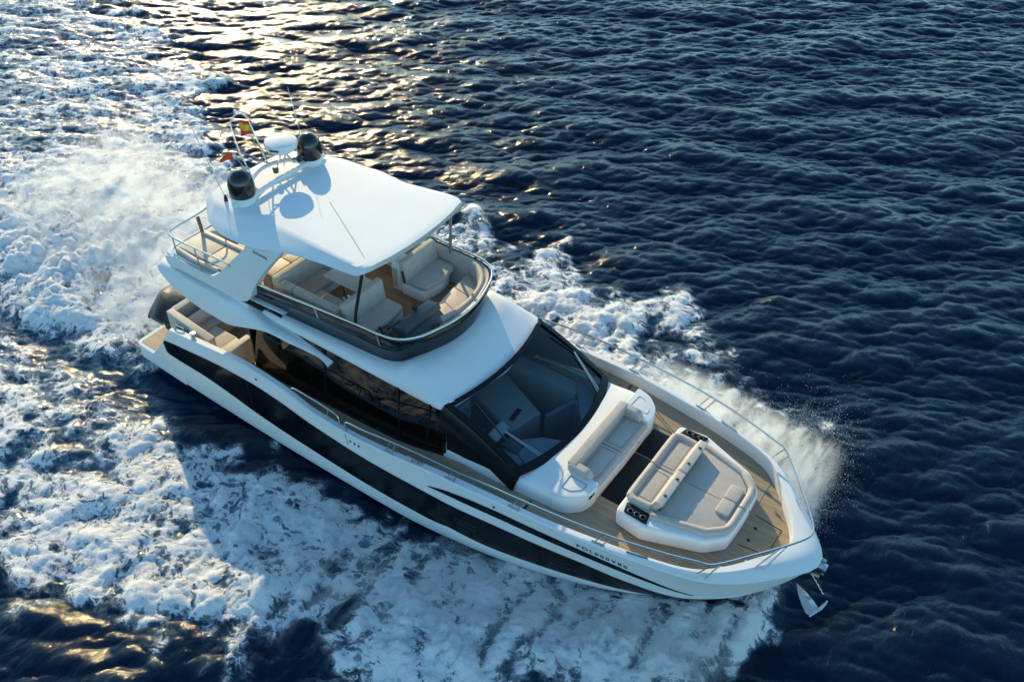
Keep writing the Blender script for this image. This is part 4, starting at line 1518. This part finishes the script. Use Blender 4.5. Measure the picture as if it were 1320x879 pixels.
fl = cloth('flag', 'red and yellow striped flag flying from the mast hoop', (3.52, .10, 6.86), (-.30, -.12, .03), (.0, .0, .32), 'flag', .045)
Local(fl)('halyard', g_tube([(3.52, .10, 6.4), (3.46, .08, 7.1)], .006, 5), M['galv'])
fp = cloth('pennant', 'small red pennant streaming astern from a thin wire', (3.35, -.44, 6.35), (-.36, -.12, -.10), (.0, .0, .2), 'pennant', .03, taper=.7)
Local(fp)('halyard', g_tube([(3.86, -.42, 5.98), (3.35, -.44, 6.45)], .005, 5), M['galv'])


# ================================================================== FURNITURE (things on the decks)
def pad(poly, z0, z1, r=.05, seg=3):
    return g_prism(poly, z0, z1), r, seg


def cushion(L, name, poly, z0, z1, mat='vinyl', r=.05, seg=3, parent=None, rad=.06, tilt=None):
    g = g_prism(round_poly(poly, rad, 4), z0, z1)
    return L(name, g, M[mat], parent, bevel=r, seg=seg, sharp=60)


def rect(x0, x1, y0, y1):
    return [(x0, y0), (x1, y0), (x1, y1), (x0, y1)]


# ---- foredeck sofa
t = thing('foredeck_sofa', 'grey two seat sofa set into the white coachroof ahead of the windscreen', 'sofa', (13.1, 0, 2.56))
L = Local(t)
for y0, y1 in ((-.99, -.01), (.01, .99)):
    sc_ = cushion(L, 'seat_cushion', rect(12.90, 13.42, y0, y1), 2.56, 2.69, r=.045)
    L('piping', g_tube([(a, b, 2.692) for a, b in round_poly(rect(12.98, 13.34, y0 + .08, y1 - .08), .05, 3) + [(12.98, y0 + .13)]], .007, 5), M['piping'], sc_)
bp_ = [(12.72, -1.06), (12.92, -1.06), (12.92, 1.06), (12.72, 1.06)]
cushion(L, 'backrest', bp_, 2.58, 2.95, r=.06)
for sd in (-1, 1):
    y0, y1 = sorted((sd * .93, sd * 1.10))
    L('arm_cushion', g_prism_y(round_poly([(12.76, 2.58), (13.28, 2.58), (13.28, 2.82), (13.18, 2.92), (12.76, 2.945)], .07, 4)[::-1], y0, y1), M['vinyl'], bevel=.06, seg=4, sharp=60)

# ---- foredeck sun lounge
t = thing('sun_lounge', 'large white based sunbed with grey cushions in the middle of the foredeck', 'sunbed', (15.1, 0, 2.29))
L = Local(t)
bo = [(14.02, -1.36), (14.62, -1.44), (15.76, -1.03), (16.08, -.70), (16.11, 0), (16.08, .70), (15.76, 1.03), (14.62, 1.44), (14.02, 1.36)]
bo = round_poly(bo, [.12, .06, .07, .07, .2, .07, .07, .06, .12], 4)
L('base', [g_prism(bo, 2.28, lambda x, y: 2.72 - .02 * (x - 14))], M['gelcoat'], bevel=.07, seg=4, sharp=60)
po = [(14.60, -1.16), (15.62, -.86), (15.98, -.56), (16.04, 0), (15.98, .56), (15.62, .86), (14.60, 1.16)]
for sd in (-1, 1):
    hp = [(14.64, .006), (14.64, 1.03), (15.62, .80), (15.90, .52), (15.94, .006)]
    hp = [(a, sd * b) for a, b in hp]
    if sd > 0:
        hp = hp[::-1]
    hp = hp[::-1]
    cushion(L, 'sun_pad', hp, 2.64, 2.745, r=.035, rad=[.02, .05, .1, .1, .02])
    # raised roll around the edge
    rim = [(14.64, 1.12), (15.2, .98), (15.62, .865), (15.74, .81), (15.94, .62), (15.985, .52), (16.0, .40), (16.0, .02)]
    rp = smooth_path([(a, sd * b, 2.715) for a, b in rim[:3]] + [(a, sd * b, 2.73) for a, b in rim[3:]], 4)
    L('edge_roll', g_tube(rp, .085, 10), M['vinyl'], sharp=60)
for y0, y1 in ((-.36, .03), (.045, .44)):
    cushion(L, 'head_cushion', [(15.60, y0), (15.88, y0), (15.88, y1), (15.60, y1)], 2.73, 2.81, r=.035)
# seat facing aft with its folding backrests
for sd in (-1, 1):
    y0, y1 = sorted((sd * .012, sd * .98))
    q = cushion(L, 'seat_cushion', rect(14.10, 14.58, y0, y1), 2.66, 2.78, r=.05)
    L('bolster', g_tube(smooth_path([(14.56, sd * .98, 2.77), (14.24, sd * 1.0, 2.77), (14.14, sd * .96, 2.77), (14.10, sd * .86, 2.77), (14.10, sd * .02, 2.77)], 5), .08, 10), M['vinyl'], q, sharp=60)
    L('cushion_seam', g_tube([(14.22, sd * b, 2.783) for b in (.10, .86)] + [(14.50, sd * .86, 2.783), (14.50, sd * .10, 2.783), (14.22, sd * .10, 2.783)], .006, 5), M['piping'], q)
    bk = g_prism_y(round_poly([(14.50, 2.70), (14.64, 2.70), (14.82, 2.98), (14.64, 3.01)], .03, 3)[::-1], y0 + .0, y1 - .02)
    b_ = L('backrest', bk, M['vinyl_light'], bevel=.035, seg=3, sharp=60)
    for yy in ((y0 + y1) / 2 - .25, (y0 + y1) / 2 + .25):
        L('backrest_buckle', g_box(14.70, 14.76, yy - .02, yy + .02, 2.985, 3.015), M['rubber'], b_, bevel=.006)
    L('hinge_bar', g_tube([(14.74, y0 + .02, 2.80), (14.74, y1 - .04, 2.80)], .022, 7), M['rubber'], b_)
    cp = [(14.16, sd * 1.16), (14.62, sd * 1.22), (14.66, sd * 1.36), (14.14, sd * 1.34)]
    cp = [(14.12, sd * 1.08), (14.62, sd * 1.10), (14.68, sd * 1.35), (14.18, sd * 1.33)]
    cp = cp if sd > 0 else cp[::-1]
    tr = L('drinks_tray', g_prism(round_poly(cp, .03, 3), 2.70, 2.735), M['hatch'], bevel=.008)
    for x in (14.28, 14.42, 14.55):
        L('cup_holder', g_lathe([(.055, 0), (.06, .008), (.045, .012), (.04, .0)], (x, sd * 1.25, 2.735), 14), M['console'], tr)
L('courtesy_lamp', g_tf(g_lathe([(0, 0), (.025, 0), (.02, .012), (0, .012)], n=10), Matrix.Translation((16.10, .25, 2.5)) @ Matrix.Rotation(PI / 2, 4, 'Y')), M['rubber'])

# ---- cockpit sofa
t = thing('cockpit_sofa', 'cream U shaped sofa in the aft cockpit beside the stern platform', 'sofa', (2.6, -.6, 1.2))
L = Local(t)
L('base', [g_prism(rect(1.72, 2.45, -1.7, 1.5), 1.2, 1.56), g_prism(rect(2.4, 3.85, -2.05, -1.45), 1.2, 1.56)], M['vinyl_light'], bevel=.03)
cushion(L, 'seat_cushion', rect(1.86, 2.48, -1.72, 1.5), 1.56, 1.70)
cushion(L, 'seat_cushion', rect(2.50, 3.30, -2.05, -1.40), 1.56, 1.70)
cushion(L, 'seat_cushion', rect(3.25, 3.82, -2.08, -1.42), 1.56, 1.70, 'vinyl_light')
cushion(L, 'backrest', rect(1.62, 1.84, -1.95, 1.55), 1.4, 2.22, r=.07)
cushion(L, 'backrest', [(1.64, -2.12), (3.40, -2.26), (3.40, -2.06), (1.64, -1.92)], 1.4, 2.22, r=.07)
cushion(L, 'arm_cushion', [(3.74, -2.14), (3.94, -2.12), (3.94, -1.42), (3.74, -1.42)], 1.4, 2.05, 'vinyl_light', r=.07)
# mooring gear on the quarter
P('mooring_winch', [g_lathe([(0, 0), (.07, 0), (.05, .05), (.05, .09), (.08, .13), (0, .14)], (2.95, -2.36, 2.18), 14)], 'steel')
P('fairlead', [g_tube(smooth_path([(2.2, -2.34, 2.08), (2.25, -2.3, 2.18), (2.5, -2.3, 2.2), (2.55, -2.34, 2.12)]), .02, 7), g_tube([(1.72, -2.3, 1.9), (1.8, -2.36, 2.06)], .03, 7)], 'steel')

# ---- tender on the stern platform
t = thing('tender', 'small boat under a black cover stowed across the stern platform', 'tender', (.5, 0, .47))
L = Local(t)
rows = []
for i in range(25):
    v = i / 24
    yv = -1.78 + 3.4 * v
    w = .25 + .55 * math.sin(PI * min(1, .5 * (v + .04) / .34)) ** .8 if v < .34 else .80 - .1 * max(0, v - .8) / .2
    hgt = .10 + .62 * min(1, (v + .02) / .2) ** .6
    k = []
    for j in range(17):
        a = PI * (j / 16)
        cx = .47 - w * math.cos(a)
        cz = 1.02 + hgt * .75 * math.sin(a) ** .7 * (1.0 if j not in (0, 16) else 1) + .03 * math.sin(v * 21 + j)
        k.append((cx, yv, cz))
    for j in range(16, -1, -1):
        a = PI * (j / 16)
        k.append((.47 - (w * .92) * math.cos(a), yv + .08, 1.0 - .34 * min(1, (v + .05) / .3) * math.sin(a) ** .5))
    rows.append(k)
gt = g_grid(rows, True)
gt[1].append(tuple(range(len(rows[0]))))
gt[1].append(tuple(range(len(gt[0]) - len(rows[0]), len(gt[0]))))
L('cover', gt, M['cover'], sharp=60)
for yy in (-.7, .8):
    L('chock', g_box(.30, .85, yy - .08, yy + .08, .47, .85), M['rubber'], bevel=.03)
L('tie_down_strap', g_tube([(.36, -1.66, 1.02), (.52, -1.58, .74), (.70, -1.5, .475)], .02, 6), M['red'], label='red tie down strap')

# ---- anchor under the bow
t = thing('anchor', 'galvanised plough anchor hanging below the tip of the bow', 'anchor', (17.85, 0, 2.0))
L = Local(t)
L('shank', g_prism_y(round_poly([(17.45, 2.16), (17.54, 2.22), (17.88, 1.66), (17.82, 1.54)], .03, 3)[::-1], -.03, .03), M['rubber'], bevel=.01)
T_, R_v = Vector((17.40, -.10, 1.62)), Vector((17.90, -.42, 1.46))
ax_ = R_v - T_
bx_ = Vector((ax_.y, -ax_.x, 0)).normalized()
lf = [T_] + [T_ + ax_ * k + bx_ * w for k, w in ((.3, .07), (.62, .12), (.9, .14), (1.0, .10))] + [T_ + ax_ * k - bx_ * w for k, w in ((1.0, .10), (.9, .14), (.62, .12), (.3, .07))]
rd = [T_ + ax_ * k + Vector((0, 0, .07 * math.sin(PI * k ** .8))) for k in (.3, .62, .9)]
v_ = [tuple(p) for p in lf + rd]
f_ = [(0, 1, 9), (0, 9, 8), (1, 2, 10, 9), (9, 10, 7, 8), (2, 3, 11, 10), (10, 11, 6, 7), (3, 4, 11), (11, 4, 5), (11, 5, 6)]
L('fluke', (v_, f_), M['galv'], solid=.02, sharp=30)
L('roll_bar', g_tube(smooth_path([(17.86, -.52, 1.47), (17.98, -.40, 1.66), (18.02, -.18, 1.68), (17.94, -.28, 1.48)], 6), .018, 7), M['galv'])
L('chain', g_tube([(17.52 + .035 * k, -.09 + .014 * (k % 2), 2.16 - .0425 * k) for k in range(12)], [.016 if k % 2 else .008 for k in range(12)], 6), M['galv'])

# ---- flybridge: helm bench, companion bench, bow lounge, settee, table, helm console, wet bar, aft pads
ZF = 3.80


def bench(label, y0, y1, sd):
    t = thing('bench_seat', label, 'bench', (7.75, (y0 + y1) / 2, ZF), group='forward facing benches on the flybridge')
    L = Local(t)
    inner = y1 if sd < 0 else y0
    bp = round_poly([(7.30, max(y0, -1.36)), (7.95, max(y0, -1.34)), (8.08, (y0 + y1) / 2), (7.98, min(y1, 1.34)), (7.30, min(y1, 1.36))], .12, 5)
    L('base', g_prism(bp, ZF, 4.10), M['gelcoat'], bevel=.04, seg=3, sharp=60)
    cushion(L, 'seat_cushion', [(7.36, y0 + .03), (8.02, y0 + .03), (8.12, (y0 + y1) / 2), (8.02, y1 - .03), (7.36, y1 - .03)], 4.10, 4.22, r=.05, rad=.12)
    L('backrest', g_prism_y(round_poly([(7.36, 4.12), (7.52, 4.12), (7.44, 4.66), (7.28, 4.68)], .05, 4)[::-1], y0 + .02, y1 - .02), M['vinyl'], bevel=.05, seg=3, sharp=60)
    L('hinge_bar', g_tube([(7.45, inner, 4.15), (7.40, inner, 4.45)], .02, 6), M['rubber'])
    return t


bench('grey bench seat on the near starboard side behind the helm console', -1.52, -.30, -1)
bench('grey bench seat on the far port side of the flybridge', .36, 1.52, 1)
t = thing('bow_lounge', 'curved cream lounge wrapped inside the front of the flybridge', 'lounge', (8.9, .6, ZF))
L = Local(t)
L('base', g_prism(round_poly([(8.50, -.02), (9.18, -.30), (9.22, .4), (8.9, 1.0), (8.5, 1.32), (8.32, 1.32), (8.36, .9)], .06, 4), ZF, 4.06), M['gelcoat'], bevel=.03)
cushion(L, 'seat_cushion', [(8.50, .02), (9.05, -.28), (9.10, .16), (8.62, .34)], 4.06, 4.16, 'vinyl_light', r=.03)
cushion(L, 'seat_cushion', [(8.60, .36), (9.08, .18), (9.02, .78), (8.50, .86)], 4.06, 4.16, 'vinyl_light', r=.03)
cushion(L, 'seat_cushion', [(8.48, .88), (9.0, .80), (8.86, 1.22), (8.55, 1.48), (8.36, 1.48)], 4.06, 4.16, 'vinyl', r=.03)
rows = []
for p in smooth_path([(9.12, -.42, 0), (9.22, -.1, 0), (9.24, .4, 0), (9.14, .88, 0), (8.95, 1.22, 0), (8.68, 1.46, 0), (8.5, 1.52, 0)], 6):
    c = Vector((8.2, .1, 0))
    d = (p - c).normalized()
    q = [(-.11, 4.1), (-.08, 4.36), (-.05, 4.47), (.0, 4.51), (.07, 4.49), (.10, 4.40), (.10, 4.0), (0, 3.98)]
    rows.append([(p.x + d.x * a, p.y + d.y * a, z) for a, z in q])
g = g_grid(rows, True)
g[1].append(tuple(range(8)))
g[1].append(tuple(range(len(g[0]) - 8, len(g[0]))))
L('backrest', g, M['vinyl'], sharp=60)

t = thing('helm_console', 'charcoal helm console with small wheel at the front of the flybridge', 'console', (8.5, -.7, ZF))
L = Local(t)
L('body', [g_prism_y(round_poly([(8.55, ZF), (9.05, ZF), (9.0, 4.2), (8.78, 4.38), (8.62, 4.34)], .04, 3)[::-1], -1.22, -.10)], M['console'], bevel=.03)
L('dash_hood', [g_prism_y(round_poly([(8.42, 4.36), (8.50, 4.27), (8.86, 4.36), (8.80, 4.48), (8.50, 4.46)], .03, 3)[::-1], -1.20, -.08)], M['console'], bevel=.025, seg=3)
L('display', [g_tf(g_box(-.005, .005, -.42, .42, -.11, .11), Matrix.Translation((8.535, -.64, 4.25)) @ Matrix.Rotation(.5, 4, 'Y'))], M['black'])
w_ = L('steering_wheel', [g_tf(g_tube([(.17 * math.cos(a), .17 * math.sin(a), 0) for a in np.linspace(0, 2 * PI, 25)], .018, 6), Matrix.Translation((8.36, -1.05, 4.34)) @ Matrix.Rotation(-.8, 4, 'Y'))], M['rubber'])
L('wheel_hub', [g_tube([(8.36, -1.05, 4.34), (8.56, -1.05, 4.2)], .03, 8), g_tube([(8.25, -1.05, 4.22), (8.47, -1.05, 4.46)], .012, 6), g_tube([(8.36, -1.21, 4.34), (8.36, -.89, 4.34)], .012, 6)], M['steel'], w_)
L('throttle', [g_box(8.30, 8.46, -1.46, -1.30, 4.02, 4.26), g_tube([(8.36, -1.38, 4.26), (8.30, -1.38, 4.42)], .02, 6), g_lathe([(0, 0), (.05, .02), (.05, .05), (0, .07)], (8.29, -1.38, 4.40), 10)], M['rubber'], bevel=.01)
L('camera_knob', g_lathe([(0, 0), (.06, 0), (.06, .05), (.03, .1), (0, .1)], (8.48, -.5, 4.46), 12), M['rubber'])
L('side_shelf', [g_prism(round_poly([(8.1, -1.42), (8.6, -1.33), (8.95, -1.0), (8.85, -.95), (8.1, -1.2)], .05, 3), ZF, 4.04)], M['console'], bevel=.02)

t = thing('settee', 'cream L shaped settee around the flybridge table', 'settee', (5.9, -1.0, ZF))
L = Local(t)
L('base', [g_prism(rect(5.42, 6.0, -1.40, .5), ZF, 4.02), g_prism(rect(5.9, 7.12, -1.40, -.92), ZF, 4.02)], M['gelcoat'], bevel=.02)
cushion(L, 'seat_cushion', rect(5.52, 6.06, -1.45, -.3), 4.02, 4.15, r=.035)
cushion(L, 'seat_cushion', rect(5.52, 6.06, -.28, .5), 4.02, 4.15, r=.035)
cushion(L, 'seat_cushion', rect(6.08, 7.15, -1.45, -.88), 4.02, 4.15, 'vinyl_light', r=.035)
L('backrest', g_prism_y(round_poly([(5.34, 4.0), (5.56, 4.0), (5.50, 4.56), (5.32, 4.58)], .05, 4)[::-1], -1.56, .52), M['vinyl'], bevel=.05, seg=3, sharp=60)
for x0, x1 in ((5.50, 5.92), (5.94, 7.24)):
    L('side_backrest', g_prism(round_poly(rect(x0, x1, -1.57, -1.40), .04, 3), 4.12, lambda x, y: 4.50), M['vinyl'], bevel=.05, seg=3, sharp=60)
cushion(L, 'arm_cushion', rect(7.10, 7.26, -1.5, -.86), 4.0, 4.36, 'vinyl_light', r=.05)

t = thing('table', 'pale rectangular table standing in the middle of the flybridge', 'table', (6.55, -.45, ZF))
L = Local(t)
L('table_top', g_prism(round_poly(rect(6.05, 7.06, -.72, -.24), .03, 3), 4.36, 4.42), M['tabletop'], bevel=.012)
for x in (6.40, 6.78):
    L('pedestal', g_lathe([(.13, 0), (.12, .02), (.05, .06), (.045, .56)], (x, -.48, ZF), 14), M['steel'])

t = thing('side_settee', 'cream bench along the far port side of the flybridge', 'settee', (6.3, 1.3, ZF))
L = Local(t)
L('base', g_prism(rect(5.5, 7.1, 1.0, 1.40), ZF, 4.02), M['gelcoat'], bevel=.02)
cushion(L, 'seat_cushion', rect(5.5, 7.1, .95, 1.5), 4.02, 4.15, r=.035)
cushion(L, 'backrest', rect(5.5, 7.25, 1.40, 1.56), 4.1, 4.48, r=.05)

t = thing('wet_bar', 'dark cabinet with cream lid behind the flybridge settee', 'cabinet', (5.1, -.95, ZF))
L = Local(t)
L('cabinet', g_prism(rect(4.86, 5.28, -1.46, -.4), ZF, 4.44), M['console'], bevel=.02)
ld = L('lid', [g_prism(round_poly(rect(4.88, 5.20, -1.42, -.86), .03, 3), 4.44, 4.475), g_prism(round_poly(rect(4.88, 5.20, -.83, -.44), .03, 3), 4.44, 4.475)], M['vinyl_light'], bevel=.01)
L('lid_frame', g_tube([(a, b, 4.47) for a, b in ((4.86, -1.45), (5.24, -1.45), (5.24, -.41), (4.86, -.41), (4.86, -1.45))], .012, 6), M['tabletop'], ld)

t = thing('refreshment_unit', 'small white cabinet behind the far port bench on the flybridge', 'cabinet', (6.9, .45, ZF))
L = Local(t)
L('body', g_prism(round_poly(rect(7.02, 7.28, .42, .80), .04, 3), ZF, 4.56), M['gelcoat'], bevel=.03)
L('door_panel', g_prism(rect(7.08, 7.2, .405, .418), 3.9, 4.4), M['beige'])

for sd, lab in ((-1, 'cream sun pad on the near starboard side of the aft upper deck'), (1, 'cream sun pad on the far port side of the aft upper deck')):
    t = thing('sun_pad', lab, 'sun pad', (3.1, sd * 1.4, 3.8), group='sun pads on the aft upper deck')
    L = Local(t)
    L('base', g_prism(round_poly([(2.3, min(sd * 1.0, sd * 1.8)), (3.95, min(sd * 1.0, sd * 1.72)), (3.95, max(sd * 1.0, sd * 1.72)), (2.3, max(sd * 1.0, sd * 1.8))], .05, 3), 3.8, 4.06), M['gelcoat'])
    for x0, x1 in ((2.30, 3.2), (3.22, 3.95)):
        cushion(L, 'cushion', rect(x0, x1, *sorted((sd * 1.03, sd * 1.70))), 4.06, 4.22, 'vinyl_light', r=.04)
    L('bolster', g_tube(smooth_path([(2.36, sd * 1.74, 4.13), (3.1, sd * 1.80, 4.13), (3.9, sd * 1.72, 4.13)], 5), .085, 9), M['vinyl_light'], sharp=60)
